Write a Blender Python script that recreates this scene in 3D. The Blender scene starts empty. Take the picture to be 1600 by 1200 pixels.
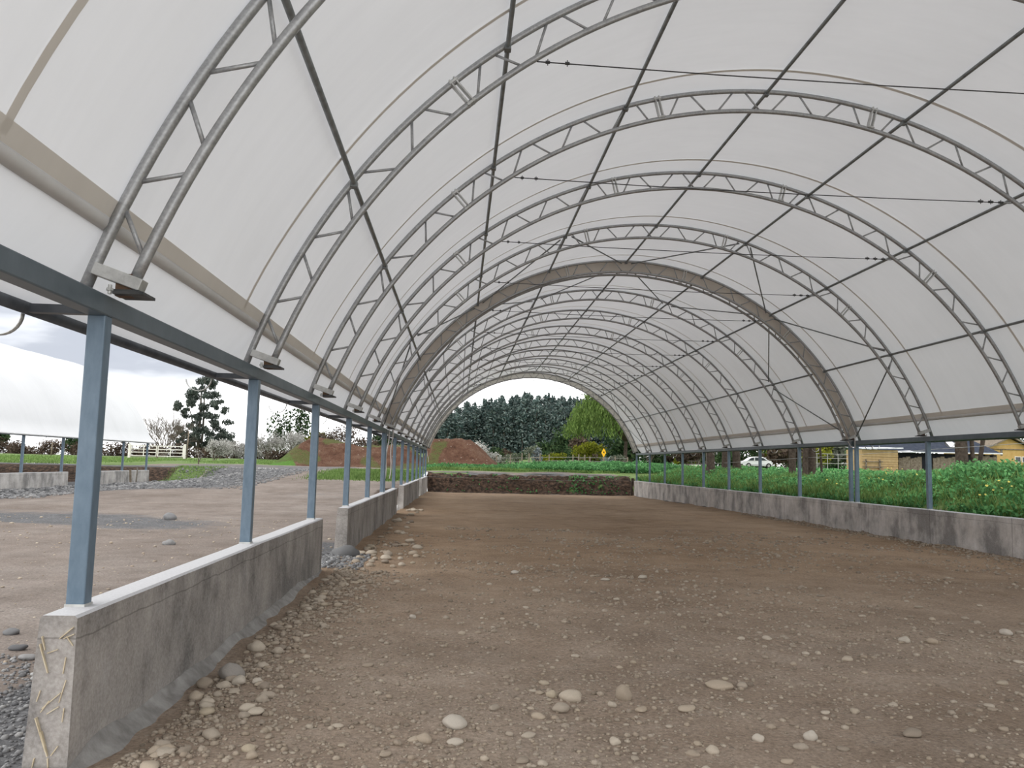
import bpy, bmesh, math, random
from mathutils import Vector, Matrix, noise as mn
random.seed(7)
SC = bpy.context.scene
COL = SC.collection
PI = math.pi
U = random.uniform

# ------------------------------------------------------------------ helpers
class MB:
    """collects shapes, then links them as one mesh object"""
    def __init__(s): s.v = []; s.f = []
    def add(s, vs, fs):
        o = len(s.v); s.v += [tuple(p) for p in vs]; s.f += [tuple(i + o for i in f) for f in fs]
    def box(s, c, size, ax=None):
        X, Y, Z = ax if ax else (Vector((1,0,0)), Vector((0,1,0)), Vector((0,0,1)))
        c = Vector(c); a, b, d = size[0]/2, size[1]/2, size[2]/2
        vs = [c + X*(i*a) + Y*(j*b) + Z*(k*d) for i in (-1,1) for j in (-1,1) for k in (-1,1)]
        s.add(vs, [(0,1,3,2),(4,6,7,5),(0,4,5,1),(2,3,7,6),(0,2,6,4),(1,5,7,3)])
    def bbox(s, x0, x1, y0, y1, z0, z1):
        s.box(((x0+x1)/2,(y0+y1)/2,(z0+z1)/2), (abs(x1-x0),abs(y1-y0),abs(z1-z0)))
    def bar(s, p, q, w, h, up=(0,0,1)):
        p = Vector(p); q = Vector(q); d = (q-p); L = d.length; d.normalize()
        x = d.cross(Vector(up))
        if x.length < 1e-4: x = d.cross(Vector((0,1,0)))
        x.normalize(); z = x.cross(d)
        s.box((p+q)/2, (L, w, h), (d, x, z))
    def tube(s, pts, r, n=8, caps=True):
        pts = [Vector(p) for p in pts]; N = len(pts)
        rs = r if isinstance(r, (list, tuple)) else [r]*N
        ref = None; vs = []; fs = []
        for i, p in enumerate(pts):
            t = (pts[min(i+1,N-1)] - pts[max(i-1,0)])
            if t.length < 1e-9: t = Vector((0,0,1))
            t.normalize()
            if ref is None:
                ref = t.cross(Vector((0,1,0)))
                if ref.length < .1: ref = t.cross(Vector((1,0,0)))
                ref.normalize()
            ref = (ref - t*ref.dot(t)); ref.normalize(); b = t.cross(ref)
            for k in range(n):
                a = 2*PI*k/n
                vs.append(p + (ref*math.cos(a) + b*math.sin(a))*rs[i])
        for i in range(N-1):
            for k in range(n):
                fs.append((i*n+k, i*n+(k+1)%n, (i+1)*n+(k+1)%n, (i+1)*n+k))
        if caps:
            fs.append(tuple(reversed(range(n)))); fs.append(tuple((N-1)*n+k for k in range(n)))
        s.add(vs, fs)
    def prism(s, poly, p0, ax, dvec):
        """polygon (2-d pts) in the plane p0 + a*ax[0] + b*ax[1], extruded along dvec"""
        p0 = Vector(p0); d = Vector(dvec); A, B = Vector(ax[0]), Vector(ax[1]); n = len(poly)
        vs = [p0 + A*a + B*b for a, b in poly] + [p0 + A*a + B*b + d for a, b in poly]
        s.add(vs, [tuple(reversed(range(n))), tuple(range(n, 2*n))] + [(i, (i+1) % n, n+(i+1) % n, n+i) for i in range(n)])
    def build(s, name, m, parent=None, smooth=False, loc=None):
        me = bpy.data.meshes.new(name); vs = s.v
        if loc is not None: vs = [(a-loc[0], b-loc[1], c-loc[2]) for a, b, c in vs]
        me.from_pydata(vs, [], s.f); me.update()
        if smooth: me.polygons.foreach_set('use_smooth', [True]*len(me.polygons))
        return mesh_obj(name, me, m, parent, loc)

def mesh_obj(name, me, m, parent=None, loc=None):
    o = bpy.data.objects.new(name, me); COL.objects.link(o)
    if m and not me.materials: me.materials.append(m)
    if parent: o.parent = parent
    if loc is not None: o.location = loc
    return o
def tag(o, label=None, cat=None, group=None, kind=None):
    if label: o['label'] = label
    if cat: o['category'] = cat
    if group: o['group'] = group
    if kind: o['kind'] = kind
    return o
def empty(name, loc, label, cat, group=None):
    o = bpy.data.objects.new(name, None); COL.objects.link(o); o.location = loc; o.empty_display_size = .2
    return tag(o, label, cat, group)
def copy_tree(o, parent=None):
    kids = list(o.children); c = o.copy(); COL.objects.link(c)
    if parent: c.parent = parent
    for k in kids: copy_tree(k, c)
    return c
def bevel(o, w=.004, seg=2):
    b = o.modifiers.new('bevel', 'BEVEL'); b.width = w; b.segments = seg; b.limit_method = 'ANGLE'
    return o
ORD = ['first','second','third','fourth','fifth','sixth','seventh','eighth','ninth','tenth','eleventh','twelfth','thirteenth','fourteenth','fifteenth']
def sm(a, b, x):
    t = max(0., min(1., (x-a)/(b-a))); return t*t*(3-2*t)
def lerp(a, b, t): return a + (b-a)*t
def nz(x, y, s, o=0): return mn.noise(Vector((x*s+o, y*s-o*.7, o*1.3)))

# ------------------------------------------------------------------ materials
def newmat(name):
    m = bpy.data.materials.new(name); m.use_nodes = True
    nt = m.node_tree; nt.nodes.clear()
    return m, nt, nt.nodes, nt.links
class N:
    """tiny node-graph writer"""
    def __init__(s, nt): s.nt = nt
    def n(s, t, **kw):
        nd = s.nt.nodes.new(t)
        for k, v in kw.items():
            if k == 'ins':
                for a, b in v.items():
                    if isinstance(b, bpy.types.NodeSocket): s.nt.links.new(b, nd.inputs[a])
                    else: nd.inputs[a].default_value = b
            else: setattr(nd, k, v)
        return nd
    def pos(s): return s.n('ShaderNodeNewGeometry').outputs['Position']
    def noise(s, vec, scale, detail=4, rough=.55):
        return s.n('ShaderNodeTexNoise', ins={'Vector': vec, 'Scale': scale, 'Detail': detail, 'Roughness': rough}).outputs['Fac']
    def ramp(s, fac, stops):
        r = s.n('ShaderNodeValToRGB', ins={'Fac': fac}); e = r.color_ramp.elements
        while len(e) < len(stops): e.new(.5)
        for i, (p, c) in enumerate(stops):
            e[i].position = p; e[i].color = (c, c, c, 1) if isinstance(c, (int, float)) else (*c, 1)
        return r.outputs['Color']
    def mix(s, fac, a, b, mode='MIX'):
        m = s.n('ShaderNodeMix', data_type='RGBA', blend_type=mode)
        for i, v in ((0, fac), (6, a), (7, b)):
            if isinstance(v, bpy.types.NodeSocket): s.nt.links.new(v, m.inputs[i])
            elif i == 0: m.inputs[0].default_value = v
            else: m.inputs[i].default_value = (*v, 1) if len(v) == 3 else v
        return m.outputs[2]
    def math(s, op, a, b=0.):
        m = s.n('ShaderNodeMath', operation=op)
        for i, v in ((0, a), (1, b)):
            if isinstance(v, bpy.types.NodeSocket): s.nt.links.new(v, m.inputs[i])
            else: m.inputs[i].default_value = v
        return m.outputs[0]
    def mapping(s, vec, scale=(1,1,1), loc=(0,0,0)):
        return s.n('ShaderNodeMapping', ins={'Vector': vec, 'Scale': scale, 'Location': loc}).outputs[0]
    def bump(s, h, strength=.3, dist=.01, nrm=None):
        b = s.n('ShaderNodeBump', ins={'Height': h, 'Strength': strength, 'Distance': dist})
        if nrm: s.nt.links.new(nrm, b.inputs['Normal'])
        return b.outputs[0]
    def out(s, sh): s.n('ShaderNodeOutputMaterial', ins={'Surface': sh})
    def principled(s, col, rough=.6, metal=0., nrm=None, spec=.3):
        ins = {'Base Color': col if isinstance(col, bpy.types.NodeSocket) else (*col, 1), 'Roughness': rough, 'Metallic': metal, 'Specular IOR Level': spec}
        if nrm: ins['Normal'] = nrm
        return s.n('ShaderNodeBsdfPrincipled', ins=ins).outputs[0]

def simple(name, c0, c1, scale=6, rough=.7, metal=0., bump=0., bscale=40, spec=.3):
    m, nt, _, _ = newmat(name); g = N(nt)
    tc = g.n('ShaderNodeTexCoord').outputs['Object']
    f = g.noise(tc, scale)
    col = g.ramp(f, [(.3, c0), (.7, c1)])
    nrm = g.bump(g.noise(tc, bscale, 3), bump, .01) if bump else None
    g.out(g.principled(col, rough, metal, nrm, spec)); return m
def leafmat(name, cols, trans=.25, rough=.6):
    """foliage: every leaf island takes its own tone, every plant shifts a little"""
    m, nt, _, _ = newmat(name); g = N(nt)
    geo = g.n('ShaderNodeNewGeometry'); oi = g.n('ShaderNodeObjectInfo')
    k = len(cols)
    col = g.ramp(geo.outputs['Random Per Island'], [((i+.5)/k, c) for i, c in enumerate(cols)])
    big = g.noise(geo.outputs['Position'], .9, 3)
    col = g.mix(1., col, g.ramp(big, [(.3, .62), (.7, 1.25)]), 'MULTIPLY')
    col = g.mix(1., col, g.ramp(oi.outputs['Random'], [(0, .8), (1, 1.15)]), 'MULTIPLY')
    d = g.n('ShaderNodeBsdfDiffuse', ins={'Color': col}).outputs[0]
    t = g.n('ShaderNodeBsdfTranslucent', ins={'Color': col}).outputs[0]
    g.out(g.n('ShaderNodeMixShader', ins={0: trans, 1: d, 2: t}).outputs[0]); return m
def fabric(name, refl, tr, dirt=.06):
    m, nt, _, _ = newmat(name); g = N(nt)
    p = g.pos()
    f = g.noise(g.mapping(p, (.35, .35, .35)), 1.4, 5, .6)
    streak = g.noise(g.mapping(p, (.6, 4., .25)), 2.0, 4, .6)
    tone = g.mix(.5, g.ramp(f, [(.25, 1-dirt*1.4), (.75, 1.)]), g.ramp(streak, [(.3, 1-dirt), (.7, 1.)]), 'MULTIPLY')
    c1 = g.mix(1., (*refl, 1), tone, 'MULTIPLY'); c2 = g.mix(1., (*tr, 1), tone, 'MULTIPLY')
    nrm = g.bump(g.noise(p, 2.2, 3), .12, .05)
    d = g.n('ShaderNodeBsdfDiffuse', ins={'Color': c1, 'Normal': nrm}).outputs[0]
    t = g.n('ShaderNodeBsdfTranslucent', ins={'Color': c2}).outputs[0]
    g.out(g.n('ShaderNodeAddShader', ins={0: d, 1: t}).outputs[0]); return m

M = {}
M['membrane'] = fabric('white_membrane', (.63,.638,.65), (.188,.192,.200))
M['membrane_double'] = fabric('membrane_double_layer', (.57,.54,.495), (.155,.146,.132))
M['pocket'] = fabric('pocket_fabric', (.62,.612,.60), (.165,.163,.158), .12)
M['flap'] = fabric('tan_flap_fabric', (.64,.58,.515), (.155,.138,.118), .2)
M['flap_light'] = fabric('pale_flap_fabric', (.62,.59,.555), (.14,.133,.123), .12)

def galv():
    m, nt, _, _ = newmat('galvanised_steel'); g = N(nt); p = g.n('ShaderNodeTexCoord').outputs['Object']
    f = g.noise(p, 9, 6, .65); f2 = g.noise(p, 60, 3)
    col = g.mix(.5, g.ramp(f, [(.3, (.26,.265,.268)), (.5, (.36,.367,.37)), (.72, (.48,.485,.485))]), g.ramp(f2, [(.35, .27), (.7, .48)]))
    g.out(g.principled(col, .42, .55, g.bump(f2, .06, .004), .5)); return m
M['galv'] = galv()
M['galv_light'] = simple('zinc_plate', (.40,.40,.385), (.62,.62,.60), 14, .5, .4, .15, 60, .5)
M['backlit_steel'] = simple('backlit_steel_pipe', (.15,.16,.16), (.26,.275,.275), 8, .45, .4, .05, 50, .5)  # galvanised pipe, its colour darkened for being lit from behind
M['eave_dark'] = simple('dark_eave_steel', (.05,.056,.064), (.10,.11,.122), 8, .45, .2, .05, 50, .4)
M['gravel_stone'] = None
M['plate'] = simple('grey_black_plate', (.035,.038,.04), (.09,.09,.088), 20, .5, .2, .1, 60)
M['rust'] = simple('rusty_bolt', (.11,.055,.03), (.22,.15,.10), 30, .7, .3, .2, 70)
def paint():
    m, nt, _, _ = newmat('slate_paint'); g = N(nt); p = g.pos()
    f = g.noise(p, 5, 6, .65); f2 = g.noise(g.mapping(p, (1,1,.35)), 26, 4, .6)
    col = g.mix(.45, g.ramp(f, [(.3, (.105,.158,.205)), (.7, (.158,.220,.275))]), g.ramp(f2, [(.35, (.095,.145,.205)), (.7, (.18,.245,.32))]))
    g.out(g.principled(col, .38, .05, g.bump(f2, .05, .004), .5)); return m
M['paint'] = paint()
M['paint_dark'] = simple('slate_paint_beam', (.085,.112,.132), (.125,.155,.178), 5, .4, .05, .05, 40, .4)
M['cable'] = simple('steel_cable', (.05,.05,.05), (.10,.10,.10), 30, .5, .5)
M['white_strap'] = simple('white_strap', (.62,.58,.56), (.75,.72,.70), 20, .8)

def concrete(name, base=1., joints=0., tint=(1.,1.,1.)):
    m, nt, _, _ = newmat(name); g = N(nt); p = g.pos()
    f = g.noise(p, 3.2, 8, .68); fine = g.noise(p, 55, 5, .7)
    st = g.noise(g.mapping(p, (1.0, 1.0, .62)), 1.55, 7, .66); st2 = g.noise(g.mapping(p, (2.6, 2.6, .3)), 2.2, 5, .6)
    col = g.ramp(f, [(.3, tuple(base*c for c in (.175,.155,.132))), (.55, tuple(base*c for c in (.235,.212,.186))), (.75, tuple(base*c for c in (.29,.268,.245)))])
    col = g.mix(1., col, g.ramp(st, [(.39, .36), (.50, .84), (.62, 1.12)]), 'MULTIPLY')
    col = g.mix(1., col, g.ramp(st2, [(.28, .62), (.42, .97), (.60, 1.03)]), 'MULTIPLY')
    col = g.mix(.35, col, g.ramp(fine, [(.35, (.20,.185,.17)), (.7, (.55,.52,.485))]))
    sp = g.n('ShaderNodeSeparateXYZ', ins={0: p})
    z = sp.outputs[2]; y = sp.outputs[1]
    # top faces coloured pale for daylight falling on them, cold joint near the top
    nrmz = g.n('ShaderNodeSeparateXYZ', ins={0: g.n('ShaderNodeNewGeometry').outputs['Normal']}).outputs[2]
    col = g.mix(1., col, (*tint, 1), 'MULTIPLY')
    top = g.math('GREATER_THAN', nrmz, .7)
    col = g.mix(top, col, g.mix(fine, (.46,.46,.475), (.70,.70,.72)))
    wob = g.math('ADD', z, g.math('MULTIPLY', g.noise(p, 3, 3), .05))
    line = g.math('LESS_THAN', g.math('ABSOLUTE', g.math('SUBTRACT', wob, .595)), .004)
    col = g.mix(g.math('MULTIPLY', line, .38), col, (.05,.045,.04))
    h = fine
    if joints:
        fr = g.math('FRACT', g.math('DIVIDE', y, joints))
        jl = g.math('LESS_THAN', g.math('ABSOLUTE', g.math('SUBTRACT', fr, .5)), .006/joints)
        col = g.mix(g.math('MULTIPLY', jl, .6), col, (.05,.045,.04))
    b = g.bump(g.noise(p, 7, 6, .7), .35, .02, g.bump(h, .35, .006))
    g.out(g.principled(col, .92, 0, b, .15)); return m
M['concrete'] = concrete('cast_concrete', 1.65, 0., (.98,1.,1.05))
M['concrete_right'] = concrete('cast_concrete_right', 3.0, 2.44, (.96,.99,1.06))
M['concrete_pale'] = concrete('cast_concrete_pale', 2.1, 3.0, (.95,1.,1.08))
M['mortar'] = simple('mortar', (.21,.20,.19), (.36,.35,.335), 9, .95, 0, .7, 45, .1)
M['splinter'] = simple('wood_splinter', (.46,.38,.26), (.62,.54,.40), 20, .85)

def soil(name, kind):
    """ground: colour zones come from a mesh attribute (R grass, G grey gravel, B dark soil), the rest from noise"""
    m, nt, _, _ = newmat(name); g = N(nt); p = g.pos()
    big = g.noise(p, .35, 5, .6); mid = g.noise(p, 2.3, 6, .65); fine = g.noise(p, 38, 6, .72); vf = g.noise(p, 170, 3, .6)
    st = g.noise(g.mapping(p, (.9, .8, 1)), 1.1, 6, .65)
    if kind == 'floor':
        a, b, c = (.225,.165,.118), (.345,.270,.210), (.46,.385,.32)
        k = 1.0
    else:
        a, b, c = (.140,.112,.094), (.215,.180,.158), (.30,.265,.240)
        k = 1.0
    col = g.mix(.55, g.ramp(mid, [(.28, a), (.5, b), (.74, c)]), g.ramp(big, [(.3, a), (.5, b), (.7, c)]))
    col = g.mix(1., col, g.ramp(fine, [(.3, .60), (.5, .97), (.72, 1.38)]), 'MULTIPLY')
    col = g.mix(1., col, g.ramp(st, [(.3, .84), (.7, 1.12)]), 'MULTIPLY')
    # embedded pebbles, three sizes
    hh = g.math('MULTIPLY', fine, .5)
    for sc, lim, amt in ((14., .33, .55), (34., .36, .65), (80., .40, .6)):
        v = g.n('ShaderNodeTexVoronoi', ins={'Vector': p, 'Scale': sc, 'Randomness': 1.})
        dist = v.outputs['Distance']
        rnd = g.n('ShaderNodeSeparateColor', ins={0: v.outputs['Color']})
        here = g.math('GREATER_THAN', g.math('ADD', rnd.outputs[0], g.math('MULTIPLY', g.math('SUBTRACT', mid, .5), 1.6)), .62)
        mask = g.math('MULTIPLY', here, g.math('LESS_THAN', dist, g.math('MULTIPLY', rnd.outputs[1], lim)))
        pc = g.ramp(rnd.outputs[2], [(.0, (.24,.205,.175)), (.5, (.37,.30,.23)), (1., (.52,.46,.385))] if kind == 'floor' else [(.0, (.14,.125,.115)), (.5, (.24,.21,.185)), (1., (.38,.36,.335))])
        col = g.mix(g.math('MULTIPLY', mask, amt), col, pc)
        dome = g.math('MULTIPLY', g.math('SUBTRACT', lim, dist), mask)
        hh = g.math('ADD', hh, g.math('MULTIPLY', dome, 14./sc*2.2))
    if kind == 'floor':
        yy = g.n('ShaderNodeSeparateXYZ', ins={0: p}).outputs[1]
        damp = g.ramp(g.math('DIVIDE', g.math('ADD', yy, g.math('MULTIPLY', big, 6.)), 25.), [(.36, 0.), (.62, 1.)])
        col = g.mix(damp, col, g.mix(1., col, (.97,.87,.745,1), 'MULTIPLY'))
    at = g.n('ShaderNodeAttribute', attribute_name='zone'); z = g.n('ShaderNodeSeparateColor', ins={0: at.outputs['Color']})
    def edge(s, w=.55): # break the zone borders up with noise
        return g.ramp(g.math('ADD', s, g.math('MULTIPLY', g.math('SUBTRACT', g.noise(p, 1.3, 6, .7), .5), w)), [(.42, 0.), (.58, 1.)])
    grav = g.mix(1., g.ramp(g.noise(p, 24, 5, .8), [(.3, (.05,.05,.053)), (.5, (.125,.125,.13)), (.7, (.24,.24,.245))]), g.ramp(mid, [(.3, .75), (.7, 1.15)]), 'MULTIPLY')
    col = g.mix(edge(z.outputs[1]), col, grav)
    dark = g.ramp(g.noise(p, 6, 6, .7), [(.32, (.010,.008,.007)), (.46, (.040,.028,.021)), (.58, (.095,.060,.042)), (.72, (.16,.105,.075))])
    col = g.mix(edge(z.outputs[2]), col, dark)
    gr = g.mix(1., g.ramp(g.noise(p, 9, 6, .75), [(.3, (.065,.100,.036)), (.5, (.13,.19,.066)), (.7, (.20,.275,.10))]), g.ramp(g.noise(p, .6, 3), [(.3, .75), (.7, 1.2)]), 'MULTIPLY')
    col = g.mix(edge(z.outputs[0]), col, gr)
    b = g.bump(vf, .25, .004, g.bump(hh, .9, .03))
    g.out(g.principled(col, .95, 0, b, .12)); return m
M['floor'] = soil('dirt_floor', 'floor')
M['yard'] = soil('yard_ground', 'yard')
def redsoil():
    m, nt, _, _ = newmat('red_soil'); g = N(nt); p = g.pos()
    f = g.noise(p, 1.2, 7, .7); f2 = g.noise(p, 14, 5, .75)
    col = g.ramp(f, [(.3, (.060,.030,.020)), (.5, (.115,.060,.040)), (.7, (.165,.105,.074))])
    col = g.mix(1., col, g.ramp(f2, [(.3, .55), (.55, 1.05), (.74, 1.6)]), 'MULTIPLY')
    v = g.n('ShaderNodeTexVoronoi', ins={'Vector': p, 'Scale': 5.})
    r = g.n('ShaderNodeSeparateColor', ins={0: v.outputs['Color']})
    col = g.mix(g.math('MULTIPLY', g.math('GREATER_THAN', r.outputs[0], .62), g.math('LESS_THAN', v.outputs['Distance'], g.math('MULTIPLY', r.outputs[1], .26))), col, (.27,.22,.19))
    at = g.n('ShaderNodeAttribute', attribute_name='zone'); z = g.n('ShaderNodeSeparateColor', ins={0: at.outputs['Color']})
    e = g.ramp(g.math('ADD', z.outputs[0], g.math('MULTIPLY', g.math('SUBTRACT', f2, .5), .7)), [(.42, 0.), (.58, 1.)])
    col = g.mix(e, col, g.ramp(f2, [(.3, (.05,.11,.02)), (.7, (.12,.25,.05))]))
    e2 = g.ramp(g.math('ADD', z.outputs[1], g.math('MULTIPLY', g.math('SUBTRACT', g.noise(p, 4, 6, .7), .5), .8)), [(.42, 0.), (.60, .85)])
    col = g.mix(e2, col, g.ramp(f2, [(.3, (.045,.060,.018)), (.7, (.12,.14,.05))]))
    g.out(g.principled(col, .95, 0, g.bump(f2, .8, .08), .1)); return m
M['redsoil'] = redsoil()
def stonemat(name, cols):
    m, nt, _, _ = newmat(name); g = N(nt); oi = g.n('ShaderNodeObjectInfo'); geo = g.n('ShaderNodeNewGeometry')
    p = g.n('ShaderNodeTexCoord').outputs['Object']
    r = g.math('FRACT', g.math('ADD', oi.outputs['Random'], geo.outputs['Random Per Island']))
    col = g.ramp(r, [(i/(len(cols)-1), c) for i, c in enumerate(cols)])
    f = g.noise(p, 30, 5, .7)
    col = g.mix(1., col, g.ramp(f, [(.3, .72), (.7, 1.18)]), 'MULTIPLY')
    g.out(g.principled(col, .88, 0, g.bump(f, .25, .004), .2)); return m
M['stone'] = stonemat('river_stone', [(.27,.225,.18), (.42,.345,.265), (.50,.435,.355), (.36,.305,.245), (.45,.38,.285)])
M['gravel_stone'] = stonemat('dirt_gravel', [(.22,.18,.14), (.34,.275,.21), (.42,.36,.29), (.29,.24,.19), (.38,.315,.24)])
M['pale_stone'] = stonemat('pale_river_stone', [(.46,.41,.345), (.52,.46,.385), (.50,.455,.40)])
M['warm_grey_stone'] = stonemat('warm_grey_stone', [(.30,.275,.25), (.33,.305,.28)])
M['greystone'] = stonemat('grey_stone', [(.10,.10,.105), (.19,.19,.193), (.28,.28,.285), (.14,.14,.143), (.36,.355,.35)])
M['bark'] = simple('bark', (.042,.032,.026), (.105,.082,.068), 9, .95, 0, .8, 22, .1)
M['bark_grey'] = simple('grey_bark', (.10,.088,.072), (.20,.18,.155), 5, .9, 0, .4, 22, .1)
M['twig'] = simple('twig', (.085,.065,.05), (.17,.14,.115), 3, .9)
M['wood'] = simple('weathered_wood', (.12,.095,.07), (.26,.22,.175), 6, .9, 0, .4, 40, .1)
M['white_paint'] = simple('white_paint', (.68,.64,.58), (.82,.79,.74), 3, .5)
M['roof'] = simple('grey_blue_roof', (.035,.042,.058), (.060,.068,.090), 3, 1., 0, 0, 1, 0.)
M['tin'] = simple('bright_tin', (.55,.56,.60), (.80,.80,.84), 3, .5, .1)
M['yellow_wall'] = simple('yellow_boards', (.46,.29,.095), (.56,.38,.15), 2, .8)
M['ochre_wall'] = simple('ochre_boards', (.33,.22,.10), (.43,.31,.17), 3, .8)
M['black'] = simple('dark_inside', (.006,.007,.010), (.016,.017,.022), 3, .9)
M['glass_dark'] = simple('window_glass', (.03,.04,.045), (.06,.07,.075), 3, .12, 0, 0, 1, .6)
M['car_white'] = simple('car_paint_white', (.66,.67,.69), (.78,.79,.80), 1, .25, 0, 0, 1, .6)
M['rubber'] = simple('tyre_rubber', (.012,.012,.013), (.03,.03,.03), 8, .85)
M['sign_yellow'] = simple('sign_yellow', (.85,.43,.01), (.92,.52,.02), 3, .5)
M['wire'] = simple('wire', (.30,.29,.28), (.42,.41,.40), 3, .5, .4)
M['leaf_weed'] = leafmat('weed_leaves', [(.070,.185,.072), (.135,.330,.125), (.20,.44,.175), (.105,.26,.10)], .3)
M['leaf_grass'] = leafmat('grass_blades', [(.11,.185,.055), (.175,.275,.085), (.235,.335,.12)], .3)
M['leaf_pine'] = leafmat('hazed_plantation_leaves', [(.050,.080,.075), (.090,.130,.122), (.140,.185,.172), (.21,.255,.235)], .15)  # blue-grey haze of the distance is mixed into these leaf tones
M['leaf_euc'] = leafmat('gum_leaves', [(.055,.070,.062), (.095,.115,.10), (.14,.16,.14)], .2)
M['leaf_willow'] = leafmat('willow_leaves', [(.095,.155,.045), (.150,.230,.062), (.205,.295,.09)], .3)
M['leaf_yellow'] = leafmat('yellow_green_leaves', [(.12,.14,.015), (.22,.23,.03), (.17,.19,.03)], .3)
M['leaf_dark'] = leafmat('dark_green_leaves', [(.026,.050,.024), (.052,.090,.042), (.090,.135,.064)], .2)
M['leaf_brown'] = leafmat('brown_brush', [(.060,.043,.034), (.105,.078,.06), (.15,.115,.09)], .2)
M['leaf_pale'] = leafmat('pale_foliage', [(.10,.12,.085), (.17,.19,.14), (.24,.255,.20)], .25)
M['blossom'] = leafmat('white_blossom', [(.34,.33,.31), (.46,.45,.43), (.58,.57,.55)], .3)
M['leaf_agave'] = leafmat('blue_grey_leaves', [(.10,.125,.13), (.18,.21,.225), (.27,.30,.32)], .2)
M['flower'] = simple('yellow_petals', (.72,.60,.10), (.85,.74,.22), 20, .6)

# ------------------------------------------------------------------ camera and light
cam = bpy.data.cameras.new('camera'); co = bpy.data.objects.new('camera', cam); COL.objects.link(co)
F, PITCH, YAW, ROLL = 1258.41, .100102, .063101, .023098
cam.sensor_fit = 'HORIZONTAL'; cam.sensor_width = 36; cam.lens = F*36/1600; cam.clip_end = 2000; cam.clip_start = .05
cp, sp_, cy, sy = math.cos(PITCH), math.sin(PITCH), math.cos(YAW), math.sin(YAW)
fw = Vector((sy*cp, cy*cp, sp_)); rt = Vector((cy, -sy, 0)); up = rt.cross(fw)
r2 = rt*math.cos(ROLL) + up*math.sin(ROLL); u2 = -rt*math.sin(ROLL) + up*math.cos(ROLL)
mw = Matrix((r2, u2, -fw)).transposed().to_4x4(); mw.translation = Vector((0, 0, 1.38)); co.matrix_world = mw
SC.camera = co
SC.view_settings.view_transform = 'Standard'; SC.view_settings.look = 'None'
SC.view_settings.exposure = 0.; SC.view_settings.gamma = 1.

w = bpy.data.worlds.new('overcast_sky'); SC.world = w; w.use_nodes = True
w.node_tree.nodes.clear(); g = N(w.node_tree)
d = g.n('ShaderNodeTexCoord').outputs['Generated']
dz = g.n('ShaderNodeSeparateXYZ', ins={0: d}).outputs[2]
base = g.ramp(g.math('MAXIMUM', dz, 0.), [(0., 1.6), (.1, 2.2), (.35, 2.4), (.7, 1.6), (1., 1.25)])
tint = g.ramp(g.math('MAXIMUM', dz, 0.), [(0., (1.0,1.0,1.0)), (.2, (.97,.985,1.0)), (1., (1.0,.985,.965))])
# one heavier blue-grey cloud low in the north-west, broken up by noise
dn = g.n('ShaderNodeVectorMath', operation='DOT_PRODUCT', ins={0: d, 1: Vector((-.36,.91,.20)).normalized()}).outputs['Value']
cn = g.noise(g.mapping(d, (1.6, 1.6, 6.)), 2.0, 5, .55)
cl = g.ramp(g.math('ADD', dn, g.math('MULTIPLY', g.math('SUBTRACT', cn, .5), .10)), [(.945, 0.), (.985, 1.)])
low = g.ramp(g.math('ADD', dz, g.math('MULTIPLY', g.math('SUBTRACT', cn, .5), .05)), [(.074, 0.), (.094, 1.)])
cl = g.mix(1., cl, low, 'MULTIPLY')
col = g.mix(1., base, tint, 'MULTIPLY'); col = g.mix(cl, col, (.64,.685,.775))
bg = g.n('ShaderNodeBackground', ins={'Color': col, 'Strength': 1.0})
g.n('ShaderNodeOutputWorld', ins={'Surface': bg.outputs[0]})
sl = bpy.data.lights.new('veiled_sun', 'SUN'); sl.energy = 1.35; sl.angle = math.radians(70); sl.color = (1., .98, .95)
so = bpy.data.objects.new('veiled_sun', sl); COL.objects.link(so); so.rotation_euler = Vector((.62, .12, -.75)).to_track_quat('-Z', 'Y').to_euler()

# ------------------------------------------------------------------ the lie of the land
YP = [3.956 + 3*k for k in range(6)] + [19.256 + 3*k for k in range(9)]   # front faces of the arches; 5 and 6 are the joint
YC = [y + .05 for y in YP]
CX, CZO, RO, CZI, RI = 3.918, .307, 6.07, .227, 5.878
XL, XR = -1.77, 9.606                                                     # post centre lines
def base_h(x, y):
    L = .85 + .012*(min(max(y, 46), 78)-46) + .0255*max(0, min(y, 170)-78)*sm(-.15, -.05, x/max(y, 1)) + .012*max(0, min(y, 78)-70)
    R = 1.33 + .0035*(y-40)
    L += .20*sm(46, 49, y)*sm(-3, -1, x)
    t = sm(11, 22, x); b = lerp(L + .22*sm(2, 9, x)*sm(48, 60, y), R, t)
    return min(b, 6)
def h(x, y):
    bh = base_h(x, y)
    if y > 47.5: return bh
    far = sm(44.9, 46.2, y)
    if -1.72 < x < 9.72:                                                  # inside the tunnel
        fl = -.0015*y - .10*sm(26, 44, y)
        t = sm(43.9, 45.7, y); fl = lerp(fl, bh-.03, t)
        return fl
    if x <= -1.72:
        yd = .85*sm(20, 46, y)*sm(-16.6, -9, x) + .85*sm(43.2, 45.6, y)*(1-sm(-16.6, -9, x))
        yd -= .05*sm(-9, -16, x)
        if y > 20: yd = lerp(yd, min(yd, .62+.0*y), sm(-3.2, -1.75, x)*sm(46, 40, y))
        return lerp(yd, bh, sm(45, 47, y))
    pl = 1.34 - .34*sm(17, 26, y) + .24*sm(33, 42, y)
    r = lerp(.60, pl, sm(9.75, 12.6, x))
    r = lerp(r, 1.33, sm(14, 25, x))
    return lerp(r, bh, sm(43.5, 46, y))

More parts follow.
